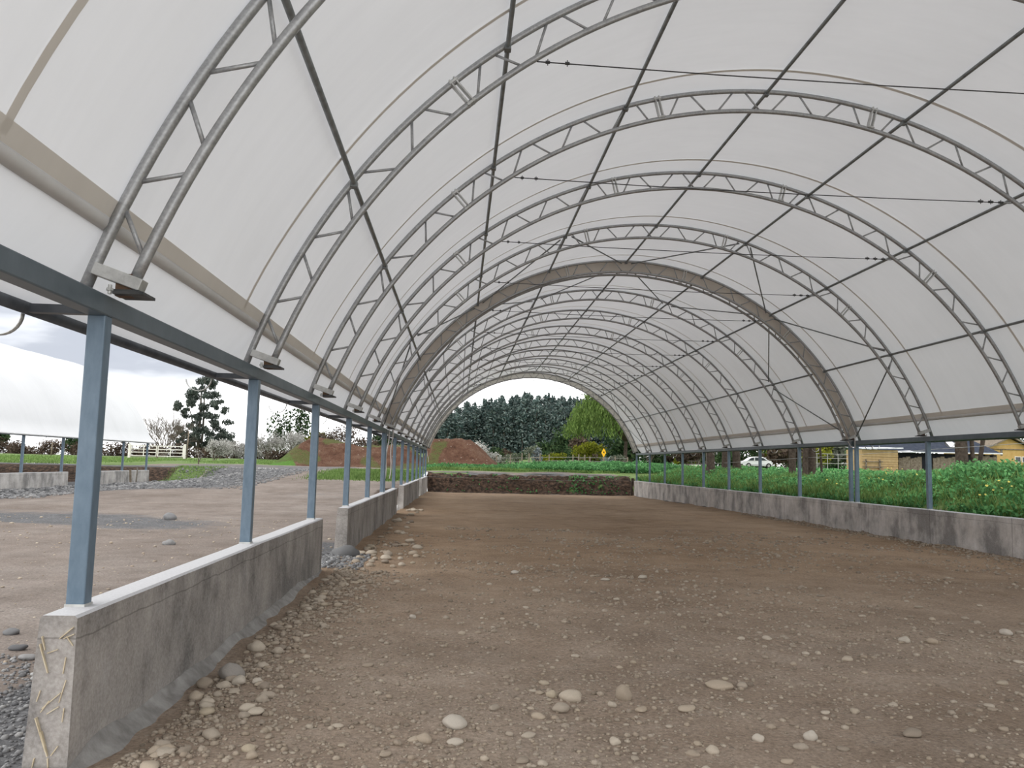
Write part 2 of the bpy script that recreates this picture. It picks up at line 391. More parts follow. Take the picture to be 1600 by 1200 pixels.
def grid(name, xs, ys, hf, zone, mat, kind='structure'):
    vs = [(x, y, hf(x, y)) for y in ys for x in xs]; nx = len(xs)
    fs = [(j*nx+i, j*nx+i+1, (j+1)*nx+i+1, (j+1)*nx+i) for j in range(len(ys)-1) for i in range(nx-1)]
    me = bpy.data.meshes.new(name); me.from_pydata(vs, [], fs); me.update()
    ca = me.color_attributes.new('zone', 'FLOAT_COLOR', 'POINT')
    buf = []
    for x, y, z in vs: buf += [*zone(x, y), 1.]
    ca.data.foreach_set('color', buf)
    me.polygons.foreach_set('use_smooth', [True]*len(me.polygons))
    o = mesh_obj(name, me, mat); o['kind'] = kind
    return o
def frange(a, b, st):
    n = max(1, round((b-a)/st)); return [a + (b-a)*i/n for i in range(n+1)]
def grows(a, b, s0, k):
    r = [a]; s = s0
    while r[-1] < b: r.append(r[-1]+s); s *= k
    r[-1] = b; return r
def hfloor(x, y):
    e = min(x+1.66, 9.55-x)
    return h(x, y) + .020*nz(x, y, .9, 3) + .010*nz(x, y, 3.1, 5) + .005*nz(x, y, 9, 8) + .05*max(0, 1-e/.7)*(.5+nz(x, y, 1.6, 4))
fl_y = frange(-4, 1.6, .3)[:-1] + grows(1.6, 43.6, .05, 1.0068)
tag(grid('floor', frange(-1.70, 9.62, .075), fl_y, hfloor,
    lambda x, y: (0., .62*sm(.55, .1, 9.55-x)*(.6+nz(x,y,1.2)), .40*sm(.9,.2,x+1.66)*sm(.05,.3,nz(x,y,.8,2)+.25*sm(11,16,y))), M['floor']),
    'brown pebbly dirt floor under the white tunnel', 'ground')
def hyard(x, y):
    z = h(x, y) + .03*nz(x, y, .5, 2) + .014*nz(x, y, 2.1, 6) + .006*nz(x, y, 6, 1)
    if -15.9 < x < -10 and y > 8: z += .14*sm(-13.6, -15.0, x)*(.6+nz(x, y, .8, 9))*sm(45, 42, y)
    return z
def zyard(x, y):
    ribbon = sm(-13.2, -14.6, x)*.8
    road = sm(26, 33, y)*sm(-16.5, -14.8, x)*sm(-6.4, -9.5, x)*sm(49, 44, y)*.85
    nearg = sm(-2.9, -2.35, x)*sm(5.9, 5.2, y)*.95 + sm(-3.0, -2.3, x)*sm(11.3, 12, y)*sm(16, 13, y)*.8
    strip = .40*sm(10, 14, y + .30*x)*sm(19, 15, y + .30*x)*(.55 + 1.2*nz(x, y, .22, 4)) + .40*sm(.1, .45, nz(x*.5, y, .35, 11))
    grass = sm(34, 37.5, y)*sm(-7.4, -5.9, x + .5*nz(x, y, .5, 3)) + sm(37.5, 39, y)*sm(-15.6, -15.1, x)*sm(-13.2, -14, x)*.8
    grass *= sm(-2.2, -2.8, x) if y < 36 else 1
    pit = sm(43.0, 43.8, y)*sm(46.3, 45.2, y)*sm(-14.6, -15.6, x)
    bare = sm(26, 30, y)*sm(-3.6, -2.6, x)*sm(34, 31, y)
    return (min(1, grass)*(1-bare), max(ribbon, road, min(1, nearg), strip)*(1-min(1, grass)), max(pit, bare*.8))
tag(grid('ground_yard', [-90,-75,-62,-52] + frange(-44, -30, 1.) + frange(-29, -3.2, .3) + frange(-3.1, -1.86, .08), frange(-6, 2.4, .4)[:-1] + grows(2.4, 47, .08, 1.0095), hyard, zyard, M['yard']),
    'tan and grey gravel yard left of the tunnel', 'ground')
def zbank(x, y):
    bare = sm(.22, .40, nz(x, y, .9, 4) + .34*sm(1.1, .2, math.hypot((x-10.35)*1.3, (y-16.8)*.75)))
    return (1-.9*bare, 0., .25*bare)
tag(grid('ground_bank', frange(9.70, 16, .14) + frange(17, 100, 3.5), frange(-6, 47, .3),
    lambda x, y: h(x, y) + .05*nz(x, y, .9, 3) + .02*nz(x, y, 3, 1), zbank, M['yard']), 'grassy bank behind the right wall', 'ground')
def zfield(x, y):
    if y < 49.2 and -12 < x < 9.5: g_ = sm(47.5, 48.2, y + .8*nz(x, y, .4, 2)) if x > -2 else 1
    else: g_ = 1
    road = sm(-3, -8, x)*sm(-20, -16, x)*sm(60, 54, y)
    return (max(0, g_-road*1.2), .55*(1-g_)+.55*road, .0)
fx = [-400,-250,-170,-120,-95] + frange(-80, 60, .9) + [75, 95, 130, 180, 260, 400]
tag(grid('ground_field', fx, [46.9] + frange(47.2, 56, .4) + grows(57, 420, 1.2, 1.07),
    lambda x, y: h(x, y) + .06*nz(x, y, .35, 3) + .02*nz(x, y, 2, 2), zfield, M['yard']), 'green field beyond the end of the tunnel', 'ground')
# dug earth bank closing the far end of the tunnel, and the pit of the second tunnel
def hbank(x, y):
    t = (y-43.4)/3.6
    z = h(x, y)
    z += (.16*nz(x*1.6, y*2.2, 1.1, 7) + .08*nz(x, y, 3.4, 2))*sm(.02, .2, t)*sm(1, .6, t)
    return z - .02
def zb2(x, y):
    t = (y-43.4)/3.6
    gr = .6*sm(.80, .92, t + .10*nz(x, y, .6, 5))*(.5+.8*nz(x, y, .5, 3)) + .33*sm(.20, .34, t)*sm(.70, .5, t)*sm(5.0, 6.4, x)*sm(9.0, 7.6, x)*sm(-.05, .3, nz(x, y*1.5, 1.3, 6)) + .30*sm(-.05, .35, nz(x, y, 1.1, 12))*sm(.1, .2, t)*sm(2, 4, x)
    if x < 0.5: gr = max(gr, sm(.66, .74, t + .06*nz(x, y, 1.2, 8))*.7)
    return (max(0, min(1, gr)), .75*sm(.66, .74, t)*(1-max(0, min(1, gr))), 1.0*sm(.05, .14, t)*sm(.76, .68, t)*(.78 if x > 3 else .66 + .25*sm(.45, .6, t)))
tag(grid('earth_bank', frange(-1.72, 9.8, .09), frange(43.4, 47.2, .07), hbank, zb2, M['yard']), 'dark dug earth bank across the far end of the tunnel', 'ground')

# ------------------------------------------------------------------ low concrete walls
def wall_seg(name, x_in, x_out, y0, y1, mat, label, top=.672, foot=-.15, batter=.035):
    mb = MB(); s = 1 if x_out > x_in else -1
    n = max(2, int((y1-y0)/.3)); vs = []; 
    for i in range(n+1):
        y = y0 + (y1-y0)*i/n
        e = .006*nz(0, y, 1.3, x_in); t = top + .006*nz(1, y, .9, 2)
        fz = foot + (-.25 if y > 30 else 0)
        vs += [(x_in+e - s*.004, y, fz), (x_in+e, y, t-.012), (x_in+e+s*.012, y, t), (x_out+e-s*.012, y, t), (x_out+e, y, t-.012), (x_out+e+s*batter, y, fz)]
    fs = []
    for i in range(n):
        for k in range(5): fs.append((i*6+k, i*6+k+1, (i+1)*6+k+1, (i+1)*6+k) if s < 0 else (i*6+k+1, i*6+k, (i+1)*6+k, (i+1)*6+k+1))
    fs += [(5,4,3,2,1,0), tuple(n*6+k for k in range(6))]
    mb.add(vs, fs); o = mb.build(name, mat); o['kind'] = 'structure'; o['label'] = label
    bm = bmesh.new(); bm.from_mesh(o.data); bmesh.ops.recalc_face_normals(bm, faces=bm.faces); bm.to_mesh(o.data); bm.free()
    return o
XI, XO = -1.662, -1.822
segs = [(3.76, 10.22), (12.50, 22.42), (25.02, 34.55), (36.95, 43.50)]
walls = []
for i, (a, b) in enumerate(segs):
    walls.append(wall_seg('wall_left', XI, XO, a, b, M['concrete'], ORD[i] + ' length of low concrete wall on the left, counted from the camera'))
wall_seg('wall_right', 9.51, 9.68, -2.2, 43.50, M['concrete_right'], 'long low concrete wall with formwork joints on the right')
# mortar run along the foot of the nearest wall, and wood shreds caught in its cast end
mb = MB(); vs = []; n = 90; y0, y1 = 3.70, 10.2
for i in range(n+1):
    y = y0 + (y1-y0)*i/n; k = .6 + .9*abs(nz(0, y, 1.4, 3)) + .5*sm(6.5, 4, y); fade = sm(10.4, 8, y)
    wd = (.035 + .060*k)*(.45+.55*fade)*sm(3.6, 4.1, y); ht = (.02 + .050*k)*(.35+.65*fade)*sm(3.5, 4.1, y)
    for t, z in ((0, 1), (.12, .93), (.38, .52), (.7, .22), (1, -.15)):
        vs.append((XI + .001 + wd*t + .02*nz(y, t, 4, 1)*(t > 0), y, max(-.03, hfloor(-1.6, y)-.005 + ht*z + .012*nz(y, t*3, 6, 2)*(0 < t))))
fs = [(i*5+k, i*5+k+1, (i+1)*5+k+1, (i+1)*5+k) for i in range(n) for k in range(4)]
mb.add(vs, fs); mb.build('mortar_fillet', M['mortar'], walls[0], True)['label'] = 'rough mortar spill along the wall foot'
mb = MB()
for i in range(11):
    a = 2*PI*i/11; 
mb.tube([(-1.95,3.74,-.02),(-1.80,3.73,-.005),(-1.62,3.73,-.01),(-1.50,3.80,-.02)], [.03,.045,.04,.02], 8); mb.build('mortar_lump', M['mortar'], walls[0], True)
chips = [(-1.795,.555,.06,-.25,0.0135),(-1.788,.49,.13,-.32,0.0175),(-1.70,.60,.075,.85,0.0162),(-1.69,.585,.05,1.15,0.0081),(-1.685,.565,.05,-.6,0.0068),(-1.70,.46,.07,.12,0.0081),(-1.775,.17,.15,-.35,0.0270),(-1.758,.13,.11,-.30,0.0216),(-1.745,.31,.10,.85,0.0068),(-1.77,.285,.06,.6,0.0054),(-1.735,.02,.10,-.1,0.0081),(-1.80,.05,.04,.2,0.0095),(-1.735,.27,.06,1.0,0.0068),(-1.70,.35,.10,.25,0.0054),(-1.755,.52,.05,1.2,0.0041),(-1.715,.10,.05,.6,0.0068),(-1.80,.33,.05,.3,0.0054),(-1.69,.25,.06,.1,0.0054)]
mb = MB()
for x, z, L, a, wd in chips:
    dx, dz_ = math.sin(a)*L/2, math.cos(a)*L/2
    mb.bar((x-dx, 3.759, z-dz_), (x+dx, 3.754, z+dz_), .004, wd, (0,1,0))
mb.build('wood_shreds', M['splinter'], walls[0])['label'] = 'pale wood shreds stuck in the cast end'

# ------------------------------------------------------------------ posts, beams, eaves
def post_proto():
    mb = MB(); mb.bbox(-.043, .043, -.04, .04, 0, 1.386); o = mb.build('steel_post', M['paint']); bevel(o, .006)
    mb = MB()
    for a, b in ((-.046, .046),):
        mb.bbox(a, b, -.043, .043, -.004, .016)
    c = mb.build('post_foot', M['galv_light'], o); c['label'] = 'pale unpainted grouted foot'
    return o
post0 = None; ZW, ZB0, ZB1 = .672, 2.055, 2.155
def place_post(x, y, label, group, z=ZW):
    global post0
    if post0 is None: post0 = post_proto(); o = post0
    else: o = copy_tree(post0)
    o.location = (x, y, z-.002); tag(o, label, 'post', group); return o
for k, y in enumerate(YC):
    j = {5: 'nearer of the close pair, sixth', 6: 'farther of the close pair, seventh'}.get(k, ORD[k])
    place_post(XL, y, ('slate grey steel post on the left wall, %s' if k in (5, 6) else 'slate grey square steel post on the left wall, %s from the camera') % j, 'posts on the left wall')
for k, y in enumerate(YC):
    if k < 4: lab = 'slate grey post on the right wall, %s before the first in the frame' % ['fourth','third','second','next'][k]
    elif k == 5: lab = 'dark slate post on the right wall, nearer one of the close pair'
    elif k == 6: lab = 'dark slate post on the right wall, farther one of the close pair'
    elif k == 4: lab = 'dark slate post on the right wall in front of the grey roofed shed'
    else: lab = 'dark slate post on the right wall, %s beyond the close pair' % ORD[k-7]
    place_post(XR, y, lab, 'posts on the right wall')
spans = {'front': (-2.2, 19.055), 'rear': (19.16, 43.36)}
for nm, (a, b) in spans.items():
    for sd, x in (('left', XL), ('right', XR)):
        mb = MB(); mb.bbox(x-.047, x+.047, a, b, ZB0, ZB1)
        o = bevel(mb.build('eave_beam', M['paint_dark']), .007)
        tag(o, 'dark slate steel beam along the %s posts of the %s tunnel' % (sd, nm), 'beam')
def eave(x_beam, s, a, b, ys, label):
    """outer eave pipe with arms from the beam and gutter hooks"""
    xe = x_beam + s*.35
    mb = MB(); mb.tube([(xe, a, 2.085), (xe, b, 2.085)], .031, 12)
    o = mb.build('eave_pipe', M['eave_dark'], smooth=True); tag(o, label, 'pipe')
    for y in ys:
        mb = MB(); mb.bbox(x_beam + s*.045, xe - s*.02, y-.025, y+.025, 2.062, 2.104); mb.build('support_arm', M['eave_dark'], o)
        mb = MB(); pr = []
        for i in range(15):
            t = PI + PI*i/14*.97
            pr.append((xe + s*(.115 + .105*math.cos(t)), y - .012, 2.055 + .105*math.sin(t)))
        vs = []; 
        for px, py, pz in pr: vs += [(px, py-.014, pz), (px, py+.014, pz)]
        mb.add(vs, [(2*i, 2*i+1, 2*i+3, 2*i+2) for i in range(14)]); hk = mb.build('gutter_hook', M['galv_light'], o, True)
        so_ = hk.modifiers.new('t', 'SOLIDIFY'); so_.thickness = .005
    return o
eave(XL, -1, -2.2, 19.05, YC[:6], 'dark eave pipe with gutter hooks outside the left front posts')
eave(XL, -1, 19.16, 43.36, YC[6:], 'dark eave pipe with gutter hooks outside the left rear posts')
eave(XR, 1, -2.2, 19.05, YC[:6], 'dark eave pipe with gutter hooks outside the right front posts')
eave(XR, 1, 19.16, 43.36, YC[6:], 'dark eave pipe with gutter hooks outside the right rear posts')

# ------------------------------------------------------------------ arch trusses
def po(a, r=RO, y=0.): a = math.radians(a); return Vector((r*math.cos(a), y, r*math.sin(a)))
def pin(a, y=0., r=RI): a = math.radians(a); return Vector((-.012 + r*math.cos(a), y, -.08 + r*math.sin(a)))
def arch_proto():
    root = empty('arch_truss', (CX, YC[0], CZO), 'x', 'arch')
    e0, e1 = 17.75, 162.25
    mb = MB(); mb.tube([po(e0 + (e1-e0)*i/96) for i in range(97)], .030, 12); mb.build('outer_chord', M['galv'], root, True)
    mb = MB(); mb.tube([pin(19.75 + (160.25-19.75)*i/96) for i in range(97)], .029, 12); mb.build('inner_chord', M['galv'], root, True)
    webs = [(157.84,158.7),(156.28,154.24),(151.72,152.54),(150.05,147.57),(145.2,146.34),(143.17,140.49),(137.08,138.32),(135.54,133.5)]
    webs += [(180-p, 180-q) for p, q in webs]
    for j in range(-6, 6):                                    # outer pairs at 93.5 + 7 j, inner pairs at 90 + 7 j, wider at the splices
        ao = 93.5 + 7*j
        for sg in (-1, 1):
            node = ao + sg*3.5; webs.append((ao + sg*.80, node - sg*(1.45 if min(abs(node-t_) for t_ in (48, 76, 104, 132)) < 1.2 else .85)))
    for ao, ai in webs:
        mb = MB(); mb.tube([po(ao, RO-.02), pin(ai, 0, RI+.02)], .0125, 8); mb.build('web_brace', M['galv'], root, True)
    for a in (47.9, 76, 104, 132.1):
        t = Vector((-math.sin(math.radians(a)), 0, math.cos(math.radians(a)))); rd = Vector((math.cos(math.radians(a)), 0, math.sin(math.radians(a))))
        mb = MB()
        for s in (-1, 1):
            c = rd*((RO+RI)/2 - .02) + t*(s*.026); mb.box(c, (.30, .075, .014), (rd, Vector((0,1,0)), t))
        for r_ in (RO, RI-.06): mb.box(rd*r_ , (.02, .085, .09), (rd, Vector((0,1,0)), t))
        mb.build('splice_plate', M['galv_light'], root)
    for s in (1, -1):
        a = math.radians(160.9); rd = Vector((s*math.cos(a), 0, math.sin(a))); t = Vector((s*math.sin(a), 0, -math.cos(a)))
        if s < 0: pass
        Yv = Vector((0, 1, 0))
        mb = MB(); c = rd*5.930; mb.box(c + Vector((0,-.012,0)), (.245, .080, .060), (rd, Yv, t)); fb = bevel(mb.build('foot_bracket', M['galv_light'], root), .004)
        zt = ZB1 - CZO
        px = rd.x*5.917 + s*.02
        mb = MB(); mb.box((px - s*.005, .0, zt + .055), (.075, .06, .11)); mb.build('bracket_stub', M['rust'], root)
        mb = MB()
        mb.prism([(-.075,-.08),(.07,-.08),(.07,.08),(-.075,.08)], (px + s*.04, 0, zt + .001), (Vector((s,0,0)), Vector((0,1,0))), (0,0,.014))
        mb.prism([(-.06,-.06),(.03,-.06),(.06,-.06),(.06,.06),(.03,.06),(-.06,.06)], (px + s*.02, 0, zt + .015), (Vector((s,0,0)), Vector((0,1,0))), (0,0,.012))
        mb.build('base_plate', M['plate'], root)
        mb = MB(); mb.tube([(px - s*.05, -.07, zt + .0), (px - s*.05, -.07, zt + .045)], .010, 8); mb.tube([(px - s*.05, -.07, zt + .016), (px - s*.05, -.07, zt + .028)], .017, 6)
        mb.build('bolt', M['galv_light'], root)
    return root
arch0 = arch_proto(); arches = []
for k, y in enumerate(YC):
    o = arch0 if k == 0 else copy_tree(arch0)
    o.location = (CX, y, CZO)
    if k < 5: lab = 'galvanised steel arch truss holding up the front cover, %s from the camera' % ORD[k]
    elif k == 5: lab = 'steel arch truss in front of the tan fabric band, sixth from the camera'
    elif k == 6: lab = 'steel arch truss just behind the tan fabric band at the joint'
    elif k == 14: lab = 'last steel arch truss, at the open far end of the tunnel'
    else: lab = 'galvanised steel arch truss of the rear tunnel, %s beyond the joint' % ORD[k-7]
    tag(o, lab, 'arch', 'arch trusses'); arches.append(o)

# ------------------------------------------------------------------ membrane covers
RM = 6.103
def prof(n=110, off=0.):
    """cover section, left eave pipe over the top to the right eave pipe"""
    pts = []
    a0 = 158.4
    xe = XL - .35
    for i in range(7):
        t = i/6; q = po(a0, RM)
        P0 = Vector((xe - .033 - CX, 0, 2.085 - CZO)); pts.append(P0.lerp(q, t) + Vector((.02, 0, -.015))*math.sin(PI*t))
    for i in range(1, n+1): pts.append(po(a0 + (180-2*a0)*i/n, RM))
    for i in range(5, -1, -1):
        p = pts[i]; pts.append(Vector((-p.x, 0, p.z)))
    P = []
    for i, p in enumerate(pts):
        if off:
            d_ = Vector((p.x, 0, p.z)); d_.normalize(); p = p - d_*off
        P.append(p)
    return P
def cover(name, a, b, ys, label):
    P = prof(); ysamp = frange(a, b, .25)
    allc = [y for y in ys]
    mb = MB(); vs = []
    for y in ysamp:
        dmin = min([abs(y-c) for c in allc] + [9])
        sag = -.022*sm(0, 1.5, dmin)
        for i, p in enumerate(P):
            d_ = Vector((p.x, 0, p.z)).normalized()
            e_ = min(i, len(P)-1-i); k = sag*sm(8, 22, e_) + .006*nz(i*.13, y, 1.1, 2)*sm(6, 14, e_)
            q = p + d_*k; vs.append((q.x + CX, y, q.z + CZO))
    n = len(P); m_ = len(ysamp)
    mb.add(vs, [(j*n+i, j*n+i+1, (j+1)*n+i+1, (j+1)*n+i) for j in range(m_-1) for i in range(n-1)])
    o = mb.build('membrane_cover', M['membrane'], None, True); tag(o, label, 'canopy')
    return o
def strip(o, pts_a, name, mat, smooth=True):
    mb = MB(); vs = []
    for A, B in pts_a: vs += [A, B]
    mb.add(vs, [(2*i, 2*i+1, 2*i+3, 2*i+2) for i in range(len(pts_a)-1)]); return mb.build(name, mat, o, smooth)
def dress(o, a, b, seams):
    for y in seams:                                            # welded seams across the cover
        ln = []
        for i in range(81):
            an = 158.2 - 136.4*i/80; p = po(an, RM-.004-.020*sm(157.4, 146, 180-min(an, 180-an))); ln.append(((p.x+CX, y-.026, p.z+CZO), (p.x+CX, y+.026, p.z+CZO)))
        strip(o, ln, 'welded_seam', M['membrane_double'])
    for s in (1, -1):                                          # batten pocket along each foot
        def q(an, r, y): p = po(an, r); return (CX + s*p.x, y, CZO + p.z)
        yy = frange(a+.02, b-.02, .5); mb = MB()
        mb.tube([Vector(q(158.75, RM+.020, y)) + Vector((0, 0, .006*nz(0, y, 1, s))) for y in yy], .038, 12)
        pk = mb.build('batten_pocket', M['pocket'], o, True); pk['label'] = 'tube pocket with a tan overlap along the foot'
        strip(pk, [(q(158.45, RM-.006, y), q(157.6, RM-.008, y)) for y in yy], 'overlap_band', M['membrane_double'])
def flap(o, y, r0, r1, mat, name='end_flap', a0=19.):
    mb = MB(); vs = []; n = 120
    for i in range(n+1):
        an = a0 + (180-2*a0)*i/n; w_ = .012*nz(an, y, .25, 3)
        for r_ in (r0, (r0+r1)/2, r1):
            p = po(an, r_); vs.append((CX + p.x, y + w_*(1 if r_ == (r0+r1)/2 else .2), CZO + p.z - (.02 if r_ == r0 else 0)))
    mb.add(vs, [(i*3+k, i*3+k+1, i*3+k+4, i*3+k+3) for i in range(n) for k in range(2)])
    return mb.build(name, mat, o, True)
c1 = cover('membrane_cover', -2.2, 19.185, [-2.0, .95] + YC[:6], 'white translucent membrane cover over the nearer tunnel')
dress(c1, -2.2, 19.13, [.02] + [y-.98 if y < 5 else y-.56 for y in YC[:6]])
c2 = cover('membrane_cover', 19.17, 43.42, YC[6:], 'white translucent membrane cover over the farther tunnel')
dress(c2, 19.17, 43.42, [y-.6 for y in YC[7:]])
f1 = flap(c2, 19.165, RI-.035, RM+.0, M['flap']); f1['label'] = 'tan fabric band closing the arch at the joint'
f1b = flap(c2, 43.40, RI-.06, RM, M['flap_light']); f1b['label'] = 'pale fabric band round the open end'
# hem rolled over the edge of the rear cover, standing proud as a thin tan lip
mb = MB(); mb.tube([(CX + po(a).x*(RM+.0)/RO, 19.10, CZO + po(a).z*(RM+.0)/RO) for a in [19 + 142*i/96 for i in range(97)]], .022, 8); mb.build('rolled_edge', M['flap'], c2, True)

# ------------------------------------------------------------------ purlins, ties, braces
PA = [144.4, 126.35, 108.1, 90, 71.9, 53.65, 35.6]
PN = ['lowest on the left', 'second up on the left', 'just left of the ridge', 'along the ridge', 'just right of the ridge', 'second up on the right', 'lowest on the right']
for nm, a, b in (('nearer', .2, 19.0), ('farther', 19.30, 43.3)):
    for an, lab in zip(PA, PN):
        p = po(an, RO-.022); mb = MB(); mb.tube([(CX+p.x, a, CZO+p.z), (CX+p.x, b, CZO+p.z)], .023, 10)
        o = mb.build('purlin', M['backlit_steel'], smooth=True, loc=(CX+p.x, (a+b)/2, CZO+p.z))
        tag(o, 'backlit steel purlin of the %s tunnel, %s' % (nm, lab), 'purlin', 'purlins of the %s tunnel' % nm)
        for y in (YC[:6] if nm == 'nearer' else YC[6:]):
            mb = MB(); mb.box((0, y-(a+b)/2, -.012), (.06, .075, .05)); mb.build('purlin_clip', M['backlit_steel'], o)
tie0 = None
def tie_proto():
    A = pin(124.4, 0, RI-.03); B = pin(54.9, 0, RI-.03)
    mb = MB(); mid = (A+B)/2 - Vector((0,0,.03)); mb.tube([A, A.lerp(mid,.5) - Vector((0,0,.008)), mid, B.lerp(mid,.5) - Vector((0,0,.008)), B], .0065, 6)
    o = mb.build('tie_cable', M['cable'], smooth=True)
    d_ = (B-A).normalized()
    for t in (.10, .28):
        c = A + d_*t; m2 = MB(); m2.tube([c - d_*.02, c + d_*.02], .016, 6); m2.bar(c - Vector((0,0,.03)), c + Vector((0,0,.03)), .008, .008, (0,1,0)); m2.build('cable_clamp', M['cable'], o)
    for t in (.16, .30, .44): 
        c = B - d_*t; m2 = MB(); m2.tube([c - d_*.03, c + d_*.03], .017, 6); m2.bar(c - Vector((0,0,.032)), c + Vector((0,0,.032)), .008, .008, (0,1,0)); m2.build('cable_clamp', M['cable'], o)
    c = B - d_*.07; m2 = MB(); m2.tube([c - d_*.07, c + d_*.05], .013, 6); m2.build('turnbuckle', M['galv'], o)
    return o
for k, y in enumerate(YC):
    if k == 0 or k == 6: continue
    if tie0 is None: tie0 = tie_proto(); o = tie0
    else: o = copy_tree(tie0)
    o.location = (CX, y + .0, CZO)
    lab = 'thin steel tie cable strung across the %s arch from the camera' % ORD[k] if k < 6 else 'thin steel tie cable across the %s arch beyond the joint' % ORD[k-7]
    tag(o, lab, 'cable', 'tie cables under the arches')
BA = [161., 144.4, 126.35, 108.1, 90, 71.9, 53.65, 35.6, 19.]
for ya, yb, first, where in ((YC[4], YC[5]-.03, 1, 'in the bay before the joint'), (YC[6], YC[7], 0, 'in the bay behind the joint'), (YC[13], YC[14], 0, 'in the last bay')):
    for i in range(8):
        y0_, y1_ = (yb, ya) if (i + first) % 2 else (ya, yb)
        if first == 0: y0_, y1_ = (ya, yb) if i % 2 == 0 else (yb, ya)
        p = po(BA[i] - (1.2 if i else 0), RO-.06); q = po(BA[i+1] + (1.2 if i < 7 else 0), RO-.06)
        mb = MB(); mb.tube([(p.x+CX, y0_, p.z+CZO), (q.x+CX, y1_, q.z+CZO)], .015, 8)
        o = mb.build('diagonal_brace', M['backlit_steel'], smooth=True)
        tag(o, 'dark diagonal brace rod %s, %s from the left' % (where, ORD[i]), 'brace', 'diagonal braces ' + where)
# loose straps hanging at the joint and at the far end
for i, (x, y, z0, z1, x1, lab) in enumerate(((-1.70, 19.55, 2.15, .98, -1.76, 'white strap hanging beside the post pair on the left, left one of two'), (-1.62, 19.62, 2.16, .98, -1.645, 'white strap hanging beside the post pair on the left, right one of two'), (-1.72, 43.2, 2.0, 1.42, -1.60, 'short white strap dangling from the last left post'))):
    mb = MB(); pts = [(lerp(x, x1, t) + .015*math.sin(9*t+i), y + .012*math.sin(7*t), lerp(z0, z1, t)) for t in [j/14 for j in range(15)]]
    mb.tube(pts, .014, 6); tag(mb.build('hanging_strap', M['white_strap'], smooth=True), lab, 'strap')
mb = MB(); mb.tube([(-1.66, 43.45, .66), (4, 43.45, .60), (9.52, 43.45, .66)], .004, 5); tag(mb.build('string_line', M['wire']), 'thin pale string stretched across the far end at wall height', 'string')

mb = MB()
mb.tube([(9.54, 18.93, 2.30), (9.52, 18.90, 2.14), (9.55, 18.96, 1.98), (9.50, 19.05, 2.02)], .010, 6); mb.tube([(9.50, 19.40, 2.28), (9.52, 19.20, 2.10), (9.53, 19.12, 1.99), (9.55, 19.02, 2.01)], .010, 6)
tag(mb.build('hanging_strap', M['white_strap'], smooth=True), 'knotted white cord tied over the beam at the right post pair', 'cord')
mb = MB(); mb.bar((9.40, 43.62, -.16), (9.44, 43.68, .80), .07, .16, (0,1,0)); tag(mb.build('wooden_board', M['bark']), 'upright brown board standing at the far end of the right wall', 'board')
# ------------------------------------------------------------------ second tunnel in the yard
DX = -25.85
t2 = empty('membrane_tunnel', (DX + CX, 31, 0), 'second white membrane tunnel standing across the yard on the left', 'tunnel')
o = mesh_obj('membrane_cover', c2.data, None, t2); o.location = (DX - (DX+CX), -31, 0)
mb = MB(); x2 = DX + XR
mb.bbox(x2-.047-(DX+CX), x2+.047-(DX+CX), 19.2-31, 43.36-31, ZB0, ZB1); mb.build('eave_beam', M['paint'], t2)
mb = MB(); mb.tube([(x2+.35-(DX+CX), 19.2-31, 2.085), (x2+.35-(DX+CX), 43.36-31, 2.085)], .031, 10); mb.build('eave_pipe', M['galv'], t2, True)
for k, (y, lab) in enumerate(((22.3,''),(25.3,''),(28.3, ''), (31.25, 'first'), (34.3, 'second'), (37.3, 'third'), (40.3, 'fourth'), (43.3, 'fifth'))):
    c = mesh_obj('steel_post', post0.data, None, t2); c.location = (x2-(DX+CX), y-31, ZW)
for a, b in ((20, 34.75), (36.9, 43.55)):
    wl = wall_seg('wall_yard', x2-.10, x2+.08, a, b, M['concrete_pale'], ('nearer' if a < 30 else 'farther') + ' length of low concrete wall under the second tunnel across the yard', batter=.02)
# wooden stake by that wall
mb = MB(); mb.bar((-15.35, 39.2, -.1), (-15.42, 39.2, .75), .09, .07); tag(mb.build('wooden_stake', M['wood']), 'short wooden stake standing before the second tunnel wall', 'stake')
mb = MB(); mb.tube([(-15.55, 40.3, .02), (-15.75, 40.9, .62), (-15.95, 41.4, .80)], .035, 6); tag(mb.build('dead_branch', M['bark_grey'], smooth=True), 'bent dead branch lying behind the stake', 'branch')

# ------------------------------------------------------------------ stones
def stone_mesh(seed, sub=3):
    bm = bmesh.new(); bmesh.ops.create_icosphere(bm, subdivisions=sub, radius=1)
    for v in bm.verts:
        n_ = mn.noise(v.co*.9 + Vector((seed*7.1, 0, 0)))*.28 + mn.noise(v.co*2.1 + Vector((0, seed*3.3, 0)))*.07
        v.co *= 1 + n_
    me = bpy.data.meshes.new('stone'); bm.to_mesh(me); bm.free(); me.polygons.foreach_set('use_smooth', [True]*len(me.polygons)); return me
SM = {m_: [stone_mesh(s) for s in range(7)] for m_ in ('stone', 'greystone')}
SM2 = {}
def put_stone(x, y, sx, sy_, sz, rz, i, m_, label, group=None, z=None, sink=.45, tilt=0.):
    key = m_ if m_ == 'greystone' or 'pale' not in label else 'pale_stone'
    if 'grey rounded stone by the foot' in label: key = 'warm_grey_stone'
    if (key, i % 7) not in SM2: SM2[(key, i % 7)] = SM[m_][i % 7].copy(); SM2[(key, i % 7)].materials.clear()
    o = mesh_obj('stone', SM2[(key, i % 7)], M[key]); o.scale = (sx/2, sy_/2, sz/2)
    zz = (hfloor(x, y) if x > -1.7 else hyard(x, y)) if z is None else z
    o.location = (x, y, zz + sz/2*(1-sink)); o.rotation_euler = (tilt, tilt*.5, rz); tag(o, label, 'stone', group); return o
